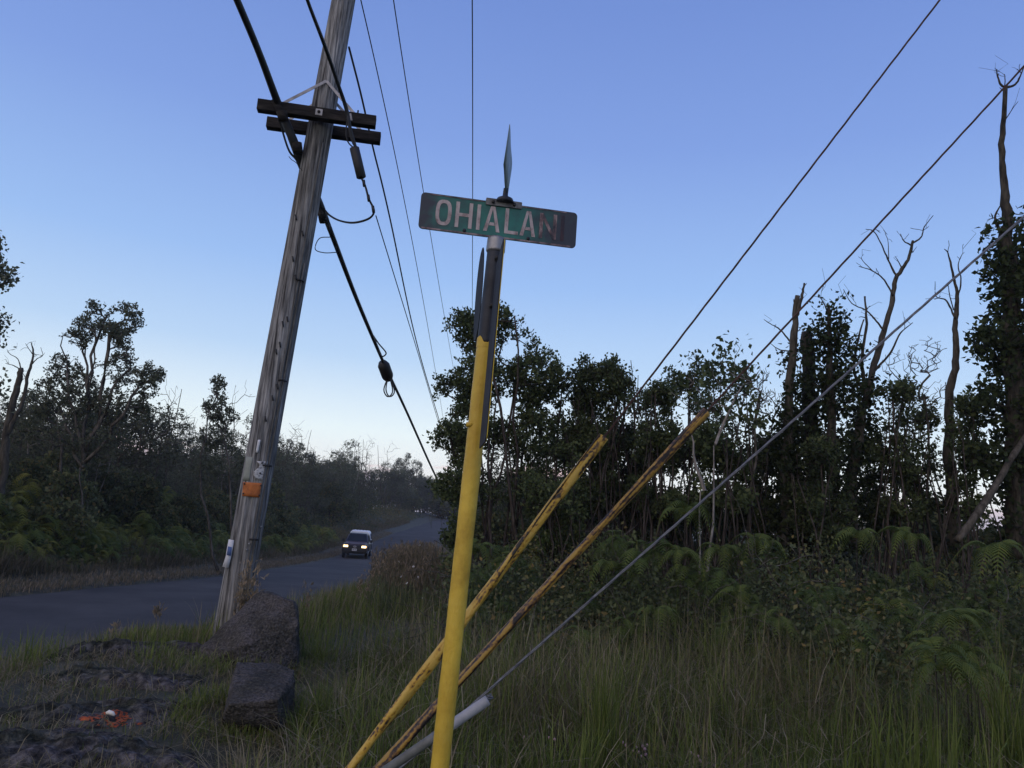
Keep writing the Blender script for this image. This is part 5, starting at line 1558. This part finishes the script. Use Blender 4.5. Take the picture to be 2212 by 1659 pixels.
def fern_clump(seed, nf=9, hgt=.45, npin=15):
    rng = np.random.default_rng(seed)
    g = Geo()
    for f in range(nf):
        a = f / nf * 2 * math.pi + rng.uniform(-.3, .3)
        h0 = rng.uniform(.3, 1) * hgt
        L_ = rng.uniform(.35, .6)
        d = np.array([math.cos(a), math.sin(a), 0]); s = np.array([-d[1], d[0], 0])
        t_ = np.linspace(0, 1, npin)
        sp_ = d * (t_ * L_ * .85)[:, None] + np.array([0, 0, 1.0]) * (h0 + .2 * np.sin(t_ * 2.2) * L_ - .75 * L_ * t_ ** 2.2)[:, None] + s * (rng.uniform(-.12, .12) * t_ ** 2)[:, None]
        tube(g, np.vstack([[d * .0 + [0, 0, 0]], sp_[::3]]), np.linspace(.006, .002, len(sp_[::3]) + 1), 3, caps=False, tint=.75)
        tang = np.gradient(sp_, axis=0); tang /= np.linalg.norm(tang, axis=1)[:, None]
        pl = .15 * L_ / .5 * np.sin(np.pi * np.clip(t_ * .93 + .07, 0, 1)) ** .7 + .01
        tt_ = rng.uniform(.3, .7)
        for sg in (-1, 1):
            o = s * sg * .93 + tang * .35 + np.array([0, 0, -.28])
            o /= np.linalg.norm(o, axis=1)[:, None]
            w = tang * (L_ / npin * .42)
            A_, B_, C_ = sp_ - w, sp_ + w, sp_ + o * pl[:, None]
            V = np.stack([A_, B_, C_ + w * .15, C_ - w * .35], 1)[1:].reshape(-1, 3)
            g.add(V, [np.arange(len(V)).reshape(-1, 4)], tt_ + .12 * sg * .5)
    return np.concatenate(g.V), [np.concatenate(v) for v in g.F.values()], np.concatenate(g.T)
ferns = [fern_clump(s, nf, h) for s, nf, h in ((1, 8, .5), (2, 10, .7), (3, 7, .35), (4, 9, .9))]

def fern_bed(name, P, s, seed, toff=0.0):
    rng = np.random.default_rng(seed)
    g = Geo()
    w = rng.integers(0, len(ferns), len(P))
    for q, (V, Fs, T) in enumerate(ferns):
        m = w == q
        if m.any():
            a = scatter(V, Fs, T, P[m], rng.uniform(0, 6.28, m.sum()), s[m], rng.normal(size=m.sum()) * .2 + toff)
            g.add(*a)
    o = g.obj(name, MT['fern'])
    return tag(o, kind='stuff')
def in_zone(rng, n, x0, x1, y0, y1):
    return rng.uniform(x0, x1, n), rng.uniform(y0, y1, n)
def over(x, y, h): return np.stack([x, y, gz(x, y) + h], 1)

# height of the undergrowth mass on the right
def rh(x, y):
    front = 7.4 + .5 * np.sin(x * 1.3) + .35 * np.sin(x * 3.1 + 1) - .42 * np.clip(x - 2.2, 0, 4)
    return np.clip((y - front) / 1.6, 0, 1) * (1.15 + .28 * np.sin(x * 2.1 + y) + .2 * np.sin(x * 4.7))
rng = np.random.default_rng(300)
x, y = in_zone(rng, 800, -.9, 10.5, 5.6, 12.5)
h = rh(x, y); m = (h > .05) & (x < .9 * y) & (x > -.05 * y)
x, y, h = x[m], y[m], h[m]
fern_bed('fern_thicket', over(x, y, h * rng.uniform(.25, .95, len(x)) - .1), rng.uniform(.3, .6, len(x))[:], 301, -.2)
g = Geo()
x, y = in_zone(rng, 10500, -1.3, 11, 5.6, 13.5)
h = rh(x, y); m = (h > .08) & (x < .92 * y) & (x > -.055 * y); x, y, h = x[m], y[m], h[m]
cl = np.sin(x * 1.9) + np.sin(y * 2.3 + x)
leaves(g, rng, over(x, y, h * rng.uniform(0, 1.0, len(x))), 12, .12, .058, .036, up=.3, tbase=np.clip(.35 + .14 * cl + rng.normal(size=len(x)) * .1, 0, .95))
tag(g.obj('undergrowth', MT['shrub']), kind='stuff')
g = Geo()                                              # tangle of dead stems in it
for q in range(620):
    x_, y_ = rng.uniform(-.8, 9), rng.uniform(7.4, 11.5)
    if x_ > .85 * y_: continue
    z_ = float(gz(x_, y_)) + float(rh(np.array(x_), np.array(y_))) * rng.uniform(.3, 1.0)
    p = np.array([x_, y_, z_]); d = rng.normal(size=3); d[2] = abs(d[2]) * .6 + rng.uniform(-.1, .5); d /= np.linalg.norm(d)
    pts = [p]
    for s in range(6):
        d = d + rng.normal(size=3) * .22; d[2] -= .06; d /= np.linalg.norm(d); pts.append(pts[-1] + d * rng.uniform(.06, .16))
    tube(g, pts, np.linspace(.006, .002, 7), 3, caps=False)
tag(g.obj('dead_stems', MT['bark']), kind='stuff')

# bank across the road
def lh(x, y):
    d = xl(y) - x
    return np.clip((d - 1.5) / 2.6, 0, 1) * (1.05 + .3 * np.sin(x * 1.7 + y * .8) + .25 * np.sin(y * 1.1))
yv = 12 + 50 * rng.random(1500) ** 1.5
xv = xl(yv) - rng.uniform(1.5, 6.5, 1500)
h = lh(xv, yv)
fern_bed('roadside_fern_bank', over(xv, yv, h * rng.uniform(.3, .95, len(xv)) - .1), rng.uniform(.55, 1.05, len(xv)), 302, .24)
g = Geo()
yv = 12 + 100 * rng.random(9000) ** 1.8
xv = xl(yv) - rng.uniform(1.5, 7.5, 9000)
h = lh(xv, yv)
cl = np.sin(xv * 1.3) + np.sin(yv * .9 + xv)
leaves(g, rng, over(xv, yv, h * rng.uniform(0, 1.05, len(xv))), 7, .17, .13, .07, up=.3, tbase=np.clip(.52 + .18 * cl + rng.normal(size=len(xv)) * .12, 0, .95))
tag(g.obj('roadside_undergrowth', MT['shrub']), kind='stuff')
g = Geo()                                              # rough grass in front of the ferns, drier along the edge
n = 26000
yv = 10 + 85 * rng.random(n) ** 1.9
dl = 1.05 + np.abs(rng.normal(size=n)) * .95
xv = xl(yv) - dl
blades(g, rng, over(xv, yv, 0), rng.uniform(.25, .7, n) * np.clip(.45 + dl * .35, 0, 1.25) * (.75 + .4 * np.sin(yv * .9)), .013, lean=.6, tint=np.clip(rng.normal(size=n) * .22 + .3, 0, 1))
tag(g.obj('roadside_grass', MT['redgrass']), kind='stuff')
g = Geo()
n = 22000
yv = 6 + 70 * rng.random(n) ** 1.8
xv = xl(yv) - np.abs(rng.normal(size=n)) * .62 + .03
blades(g, rng, over(xv, yv, 0), rng.uniform(.05, .17, n), .014, lean=.7, tint=np.clip(.5 + rng.normal(size=n) * .25, 0, 1))
tag(g.obj('verge_grass', MT['redgrass']), kind='stuff')

# ------------------------------------------------------------------ near grass
def lava_free(x, y, edge=.82, k=.1):                    # keep most blades off the bare lava
    ok = np.ones(len(x), bool)
    for cx, cy, rx, ry, yw in SLABS:
        dx, dy = x - cx, y - cy
        u = (dx * math.cos(yw) + dy * math.sin(yw)) / rx; v = (-dx * math.sin(yw) + dy * math.cos(yw)) / ry
        ok &= (np.hypot(u, v) + .25 * np.sin(x * 17 + cy) * np.sin(y * 19 + cx) > edge) | (np.random.default_rng(1).random(len(x)) < k)
    return ok
g = Geo(); gs = Geo()
n = 66000
y = 2.0 + 6.8 * rng.random(n) ** .9
x = rng.uniform(-1.6, .74, n) * 0 + rng.uniform(-.42, .80, n) * (y + .6) + .1
patch = np.sin(x * 1.6 + .5) * np.sin(y * 1.2 + x * .7) + .5 * np.sin(x * 4 + y * 3)
hh = (.22 + .07 * (y - 2)) * rng.uniform(.5, 1.35, n) * (1 + .28 * patch) * np.clip((x + 2.2) / 1.6, .35, 1)
hh *= np.where(y < 3.0, np.clip((y - 1.4) / 1.6, .3, 1), 1)
clump = np.sin(x * 9 + 2 * np.sin(y * 5)) * np.sin(y * 8 + x * 2)
hh *= 1 + .3 * clump
for kc in (onz(1230, 1640, .05), onz(1500, 1652, .05)):
    hh *= np.where(np.hypot((x - kc[0]) / .62, (y - kc[1] + .1) / .34) < 1, .12, 1)
tint = np.clip(.34 + .2 * patch + rng.normal(size=n) * .22, 0, 1)
dry = rng.random(n) < np.clip(.1 + .075 * (y - 3) + .2 * patch, .03, .55)
ok = (x > xr(y) + .25) & lava_free(x, y) & ~((x < -1.25 + .2 * np.sin(y * 3)) & (y > 3.2))
ok &= (clump > -.55) | (rng.random(n) < .45)
m = ok & ~dry
blades(g, rng, over(x[m], y[m], -.01), hh[m], rng.uniform(.0035, .0075, m.sum()), lean=.75, tint=tint[m])
m = ok & dry
blades(gs, rng, over(x[m], y[m], -.01), hh[m] * 1.1, rng.uniform(.003, .006, m.sum()), lean=.9, tint=rng.uniform(.1, .9, m.sum()))
# broken stalks lying every way through the grass
n = 3800
y = 2.2 + 6.4 * rng.random(n); x = rng.uniform(-.4, .8, n) * (y + .6) + .1
for q in np.nonzero((x > -1.1))[0]:
    p = np.array([x[q], y[q], float(gz(x[q], y[q])) + rng.uniform(.05, .35) * (.6 + .12 * y[q])])
    d = rng.normal(size=3) * [1, 1, .55]; d /= np.linalg.norm(d)
    L_ = rng.uniform(.15, .5); w_ = rng.uniform(.002, .0035)
    s_ = np.cross(d, [0, 0, 1]); s_ /= np.linalg.norm(s_) + 1e-9
    m1 = p + d * L_ * .5 + [0, 0, .03]; e1 = p + d * L_ + rng.normal(size=3) * .04
    gs.add([p - s_ * w_, p + s_ * w_, m1 + s_ * w_, m1 - s_ * w_, e1], [np.array([[0, 1, 2, 3]]), np.array([[3, 2, 4]])], rng.uniform(.2, 1))
# roadside strip beyond the pole
n = 22000
y = 7.5 + 9 * rng.random(n)
x = xr(y) + .12 + np.abs(rng.normal(size=n)) * 1.2
hh = rng.uniform(.14, .42, n) * np.clip(.25 + .9 * (x - xr(y)), .25, 1.2) * np.where(x < -2.9, .5, 1)
m = rng.random(n) < .75
blades(g, rng, over(x[m], y[m], 0), hh[m], .008, lean=.45, tint=np.clip(.4 + rng.normal(size=m.sum()) * .25, 0, 1))
blades(gs, rng, over(x[~m], y[~m], 0), hh[~m] * 1.2, .006, lean=.45, tint=rng.uniform(.2, .8, (~m).sum()))
# mound: short matted grass and thatch
n = 26000
x, y = rng.uniform(-4.9, -.6, n), rng.uniform(3.4, 9.0, n)
ok = (x > xr(y) + .1)
pt = np.sin(x * 6.3 + 1) + np.sin(y * 7.1 + x * 3)
ok &= (pt > -.55) | (rng.random(n) < .3)
ok &= lava_free(x, y, k=.14)
left = np.clip((-3.3 - x) / .8, 0, 1)
hh = rng.uniform(.03, .1, n) * (1 + 1.9 * left) * (1 + .6 * np.clip((x + 1.8) / .8, 0, 2))
dry = rng.random(n) < .66
m = ok & ~dry
blades(g, rng, over(x[m], y[m], 0), hh[m] * 1.15, .005, lean=.9, tint=np.clip(.25 + rng.normal(size=m.sum()) * .25, 0, 1))
m = ok & dry
blades(gs, rng, over(x[m], y[m], .006), hh[m] * 1.5, .0045, lean=1.3, tint=rng.uniform(.1, .7, m.sum()))
# matted dead stalks on the mound
n = 5200
x, y = rng.uniform(-4.7, -.9, n), rng.uniform(3.6, 8.6, n)
ok = (x > xr(y) + .1) & lava_free(x, y, k=.14)
for q in np.nonzero(ok)[0]:
    p = np.array([x[q], y[q], float(gz(x[q], y[q])) + rng.uniform(.01, .05)])
    d = rng.normal(size=3) * [1, 1, .18]; d /= np.linalg.norm(d)
    L_ = rng.uniform(.06, .22); w_ = rng.uniform(.0015, .003)
    s_ = np.cross(d, [0, 0, 1]); s_ /= np.linalg.norm(s_) + 1e-9
    m1 = p + d * L_ * .5 + [0, 0, .025]; e1 = p + d * L_ + rng.normal(size=3) * .02
    gs.add([p - s_ * w_, p + s_ * w_, m1 + s_ * w_, m1 - s_ * w_, e1], [np.array([[0, 1, 2, 3]]), np.array([[3, 2, 4]])], rng.uniform(.1, .9))
# grass hugging the boulders
n = 2600
a = rng.uniform(0, 6.28, n)
cxy = np.where((rng.random(n) < .5)[:, None], np.array([[-2.35, 7.3]]), np.array([[-1.66, 5.5]]))
rr_ = np.where(cxy[:, 0] < -2, .55, .3) * rng.uniform(.85, 1.5, n)
x, y = cxy[:, 0] + rr_ * np.cos(a), cxy[:, 1] + rr_ * np.sin(a)
blades(g, rng, over(x, y, 0), rng.uniform(.05, .15, n) * np.where(y < 5.4, .7, 1.3), .005, lean=.7, tint=np.clip(.45 + rng.normal(size=n) * .2, 0, 1))
tag(g.obj('green_grass', MT['grass']), kind='stuff')
tag(gs.obj('dry_grass', MT['straw']), kind='stuff')

# russet plume grass along the near road edge
g = Geo()
n = 6400
y = 13.5 + 24 * rng.random(n) ** 1.1
x = np.maximum(xr(y) + .35, -.150 * y) + np.abs(rng.normal(size=n)) * 1.0 + rng.normal(size=n) * .12
keep = (np.sin(x * 3 + y * .7) + np.sin(y * 1.9)) > -1.1
x, y = x[keep], y[keep]; n = len(x)
hh = rng.uniform(.4, 1.12, n) * np.clip((y - 9) / 8, .5, 1)
tp = blades(g, rng, over(x, y, 0), hh, .012, lean=.16, tint=np.clip(.28 + rng.normal(size=n) * .15, 0, 1))
m = rng.random(n) < .24
B = over(x, y, 0)[m]; T_ = tp[m]
C = np.concatenate([B * (1 - f) + T_ * f for f in (.6, .72, .84, .95)])
leaves(g, rng, C, 3, .014, .12, .022, up=3.0, tbase=np.clip(.62 + rng.normal(size=len(C)) * .15, .3, 1))
tag(g.obj('russet_plume_grass', MT['redgrass']), kind='stuff')
n = 9000
g = Geo()
y = 12 + 22 * rng.random(n); x = np.maximum(xr(y) + .4, -.158 * y) + np.abs(rng.normal(size=n)) * 1.6
blades(g, rng, over(x, y, 0), rng.uniform(.25, .7, n), .012, lean=.4, tint=np.clip(.35 + rng.normal(size=n) * .2, 0, 1))
x = np.maximum(xr(y), -.16 * y) + 1.0 + np.abs(rng.normal(size=n)) * 1.4
leaves(g, rng, over(x, y, rng.uniform(0, .5, n))[:900], 6, .1, .05, .03)
tag(g.obj('roadside_weeds', MT['shrub']), kind='stuff')


# ------------------------------------------------------------------ plants one can point at
def frond_mesh(seed):
    rng = np.random.default_rng(seed)
    g = Geo(); npin = 22; L_ = 1.0
    t_ = np.linspace(0, 1, npin)
    sp_ = np.stack([t_ * .8, .06 * np.sin(t_ * 3 + seed), .42 * np.sin(t_ * 2.3) - .78 * t_ ** 2.3], 1)
    tube(g, sp_[::3], np.linspace(.008, .003, len(sp_[::3])), 4, caps=False, tint=.8)
    tang = np.gradient(sp_, axis=0); tang /= np.linalg.norm(tang, axis=1)[:, None]
    pl = .24 * np.sin(np.pi * np.clip(t_ * .9 + .1, 0, 1)) ** .8 + .012
    for sg in (-1, 1):
        o = np.array([0, sg * .95, -.3]) + tang * .45; o /= np.linalg.norm(o, axis=1)[:, None]
        w = tang * .017
        mid = sp_ + o * (pl * .55)[:, None]; tip = sp_ + o * pl[:, None] + [0, 0, -.03]
        V = np.stack([sp_ - w, sp_ + w, mid + w * .9, mid - w * .9, tip], 1)[1:]
        k = np.arange(len(V))[:, None] * 5
        g.add(V.reshape(-1, 3), [k + np.array([0, 1, 2, 3]), k + np.array([3, 2, 4])], np.clip(np.repeat(rng.normal(.55, .1, len(V)), 5), 0, 1))
    return g.mesh('frond', MT['fern'])
FR = [frond_mesh(k) for k in range(4)]
def fern(px, py, Yt, size, label, group='ferns along the thicket edge', nf=7, face=None):
    p = at(px, py, Yt)
    z0 = float(gz(p[0], Yt))
    r = empty('fern', (p[0], Yt, z0))
    rg = random.Random(int(px * 7 + py))
    H_ = max(.1, p[2] - z0)
    g = Geo(); tube(g, [(0, 0, -.05), (.02, .01, H_ * .5), (0, 0, H_)], [.008, .006, .005], 4); g.obj('stem', MT['darkbark'], r)
    for k in range(nf):
        o = link('frond', FR[k % 4], r)
        o.location = (0, 0, H_ - rg.uniform(0, .12) * size)
        o.rotation_euler = (rg.uniform(-.25, .25), rg.uniform(-.35, .3), (face if face is not None else 0) + k / nf * 6.28 + rg.uniform(-.3, .3))
        q = size * rg.uniform(.75, 1.1); o.scale = (q, q, q)
    return tag(r, label, 'fern', group)
for args in ((2050, 1345, 5.9, .34, 'topmost fern of the bright clump at the right edge'), (2090, 1335, 6.0, .3, 'fern beside the topmost one in the bright clump at the right edge'),
             (2020, 1405, 5.7, .36, 'middle fern of the bright clump at the right edge'), (2085, 1412, 5.8, .32, 'fern right of the middle one in the bright clump at the right edge'),
             (2040, 1440, 5.5, .38, 'lowest fern of the bright clump at the right edge'), (2110, 1450, 5.6, .34, 'fern under the pink flower stalk at the right edge'),
             (1265, 1385, 8.1, .42, 'rounded drooping fern under the lowest guy wire'), (1080, 1385, 8.6, .4, 'fern between the yellow post and the long guard'),
             (1325, 1225, 9.6, .5, 'palm-like fern hanging in the dark below the long guard'), (1480, 1105, 10.0, .55, 'fern high among the stems left of the pale double-stemmed tree'),
             (1560, 1190, 9.4, .5, 'fern just right of the pale double-stemmed tree'), (1640, 1180, 9.5, .5, 'fern half way up the thicket edge, right of the pale double-stemmed tree'),
             (1470, 1200, 9.4, .5, 'fern over the lowest guy wire in the thicket edge'), (1850, 1155, 9.6, .46, 'yellowing fern under the forked dead tree'),
             (1960, 1160, 9.4, .5, 'fern below the slim curving dead trunk'), (2150, 1190, 8.8, .55, 'fern mass below the tallest right tree'), (1420, 1320, 8.4, .42, 'low fern in front of the thicket below the lowest guy wire'),
             (1020, 1190, 9.5, .5, 'fern in the shade right of the yellow post'), (1600, 1290, 8.6, .45, 'low fern in the middle of the thicket edge')):
    fern(*args)

def tuft(px, py, Yt, h, n, label, mat='grass', lean=.3, w=.006, spread=.07):
    p = at(px, py, Yt); b = np.array([p[0], Yt, float(gz(p[0], Yt)) - .02])
    rg = np.random.default_rng(int(px + py))
    g = Geo()
    B = np.zeros((n, 3)); B[:, :2] = rg.normal(size=(n, 2)) * spread
    blades(g, rg, B, rg.uniform(.55, 1.1, n) * h, w, lean=lean, tint=np.clip(rg.normal(size=n) * .2 + .45, 0, 1))
    o = g.obj('grass_tuft', MT[mat]); o.location = b
    return tag(o, label, 'grass tuft', 'grass tufts standing above the verge')
tuft(1310, 1545, 5.3, .95, 170, 'tall upright bright green grass tuft below the lowest guy wire')
tuft(1255, 1560, 4.9, .6, 120, 'shorter green grass tuft left of the tall upright one')
tuft(2010, 1640, 4.2, .95, 220, 'broad-bladed grass tuft at the bottom right', w=.009, spread=.16)
tuft(1840, 1650, 4.0, .7, 160, 'pale grass tuft on the bottom edge, left of the broad-bladed one', spread=.12)
tuft(2180, 1400, 5.6, 1.25, 150, 'high arching grass tuft at the right edge', lean=.6, w=.008)
tuft(2120, 1330, 6.6, 1.1, 120, 'high straw-tipped grass tuft behind the bright ferns', 'straw', lean=.5)
tuft(690, 1520, 5.6, .42, 120, 'green grass tuft right of the blocky boulder', lean=.6)
tuft(700, 1390, 7.6, .35, 120, 'green grass tuft at the right foot of the sloping boulder', lean=.6)
tuft(535, 1650, 4.4, .4, 90, 'pale dry grass tuft at the bottom edge below the blocky boulder', 'straw', lean=.8, spread=.05)
tuft(60, 1500, 6.8, .4, 220, 'thick grass tuft by the road at the left edge', lean=.5, spread=.2)
tuft(960, 1600, 3.3, .5, 60, 'long thin grass tuft standing round the foot of the yellow post', lean=.25, w=.004)
tuft(1020, 1550, 3.5, .45, 60, 'thin grass tuft in front of the pale guard', lean=.25, w=.004)

# dry plume in front of the pole, and thin plumes by the road
def plume(px, py, Yt, h, n, label, w=.05, head=.55, dens=60):
    p = at(px, py, Yt); b = np.array([p[0], Yt, float(gz(p[0], Yt)) - .02])
    rg = np.random.default_rng(int(px * 3 + py)); g = Geo()
    B = np.zeros((n, 3)); B[:, :2] = rg.normal(size=(n, 2)) * .03
    tp = blades(g, rg, B, rg.uniform(.75, 1.05, n) * h, .006, lean=.1, tint=rg.uniform(.3, .7, n))
    t_ = rg.uniform(1 - head, 1, dens)[:, None]; k = rg.integers(0, n, dens)
    leaves(g, rg, B[k] * (1 - t_) + tp[k] * t_ + rg.normal(size=(dens, 3)) * [w * .4, w * .4, .01], 3, .012, .06, .018, up=2.0, tbase=np.full(dens, .75))
    o = g.obj('plume_grass', MT['redgrass']); o.location = b
    return tag(o, label, 'plume grass', 'dry plume grasses standing alone')
plume(522, 1390, 7.72, .98, 16, 'dense dry brown plume standing against the foot of the wooden pole', .09, .75, 150)
plume(333, 1400, 8.2, .42, 3, 'single little plume in front of the road, left of the sloping boulder', .03, .3, 14)
plume(233, 1425, 8.4, .34, 3, 'lone thin plume at the road edge near the left', .03, .3, 10)
plume(655, 1345, 9.5, .75, 4, 'thin tall plume right of the sloping boulder', .03, .3, 16)
plume(780, 1335, 12.0, .8, 6, 'pale feathery plume by the near edge of the road', .06, .45, 40)
plume(808, 1300, 14.5, 1.0, 6, 'dark plume standing before the road, leftmost of the russet ones', .07, .5, 40)
plume(835, 1290, 15.5, 1.15, 8, 'dark plume before the road under the truck tailgate', .07, .5, 50)

# knotweed with pink flower heads at the bottom edge
pinkm = noisy('pink_flower_heads', [(.34, .2, .24), (.5, .32, .36), (.6, .45, .47)], sc=90, detail=4, rough=.8)
def knotweed(px, py, heads, label, R_=(.5, .22), seed=1):
    c = onz(px, py, .05); rg = np.random.default_rng(seed)
    c[2] = float(gz(c[0], c[1]))
    r = empty('pink_knotweed', tuple(c))
    n = 700
    a = rg.uniform(0, 6.28, n); q = np.sqrt(rg.random(n))
    P = np.stack([R_[0] * q * np.cos(a), R_[1] * q * np.sin(a), rg.uniform(.01, .1, n)], 1)
    P[:, 2] += gz(P[:, 0] + c[0], P[:, 1] + c[1]) - c[2]
    g = Geo(); leaves(g, rg, P, 4, .025, .035, .018, up=.5, tbase=np.clip(rg.normal(.4, .2, n), 0, 1)); g.obj('foliage', MT['shrub'], r)
    for hx, hy in heads:
        h = onz(hx, hy, .16) - c
        bm = bmesh.new(); bmesh.ops.create_icosphere(bm, subdivisions=2, radius=.0095)
        for v in bm.verts: v.co *= 1 + .18 * noise.noise(v.co * 260 + Vector((hx, hy, 0))); v.co.z *= 1.15
        me = bpy.data.meshes.new('flower_head'); bm.to_mesh(me); bm.free(); me.materials.append(pinkm)
        o = link('flower_head', me, r); o.location = h
        g = Geo(); tube(g, [(0, 0, 0), (.006, .004, -.07), (.004, 0, -.15)], .0016, 4); g.obj('stalk', MT['darkbark'], o)
    return tag(r, label, 'flowering plant', 'pink knotweed at the bottom edge')
knotweed(1230, 1640, [(1132, 1592), (1186, 1594), (1198, 1597), (1345, 1604), (1352, 1610), (1374, 1614), (1368, 1622), (1380, 1625), (1388, 1612), (1393, 1618), (1398, 1610), (1385, 1634), (1404, 1638), (1340, 1616), (1395, 1630)],
         'pink-flowered knotweed patch at the bottom edge, right of the yellow post', (.62, .24), 1)
knotweed(1500, 1652, [(1492, 1626), (1500, 1630), (1511, 1642), (1519, 1636), (1516, 1646), (1530, 1648), (1540, 1652), (1508, 1634)],
         'smaller pink-flowered knotweed patch at the bottom edge, under the tall green tuft', (.22, .12), 2)
# little white flowers by the near edge of the road
wf = flat('white_petals', (.7, .7, .72), .7)
pm = bpy.data.meshes.new('white_flower'); bm = bmesh.new()
for k in range(5):
    a = k * 1.2566
    v = [bm.verts.new((.006 * math.cos(a), .006 * math.sin(a), 0)), bm.verts.new((.03 * math.cos(a - .4), .03 * math.sin(a - .4), .008)), bm.verts.new((.038 * math.cos(a), .038 * math.sin(a), .004)), bm.verts.new((.03 * math.cos(a + .4), .03 * math.sin(a + .4), .008))]
    bm.faces.new(v)
bm.to_mesh(pm); bm.free(); pm.materials.append(wf)
stg = Geo(); tube(stg, [(0, 0, 0), (.02, .01, -.25), (.01, 0, -.6)], .004, 4); stm = stg.mesh('stalk', MT['shrub'])
for px, py, Yt in ((927, 1098, 17), (935, 1105, 17), (862, 1214, 15), (893, 1224, 14), (867, 1246, 14), (903, 1247, 13.5), (816, 1261, 14), (879, 1260, 13), (914, 1293, 12.5), (771, 1271, 14), (907, 1178, 15), (850, 1290, 13)):
    p = at(px, py, Yt)
    o = link('white_flower', pm); o.location = p; o.scale = (.62,) * 3; o.rotation_euler = (.9, .2, random.uniform(0, 6))
    link('stalk', stm, o).rotation_euler = (-.9, 0, 0)
    tag(o, 'small white flower in the weeds along the near edge of the road', 'flower', 'white flowers in the roadside weeds')

# ------------------------------------------------------------------ evening haze
hz = bev_box('haze', (0, 60, 7), (700, 700, 34), None, None, .01)
hz.data.materials.clear()
hm = bpy.data.materials.new('haze'); hm.use_nodes = True
ht = hm.node_tree; ht.nodes.remove(ht.nodes['Principled BSDF'])
pv_ = ht.nodes.new('ShaderNodeVolumePrincipled')
pv_.inputs['Color'].default_value = (.9, .93, 1, 1); pv_.inputs['Density'].default_value = .00055
ht.links.new(pv_.outputs[0], ht.nodes['Material Output'].inputs['Volume'])
hz.data.materials.append(hm)
tag(hz, kind='stuff')
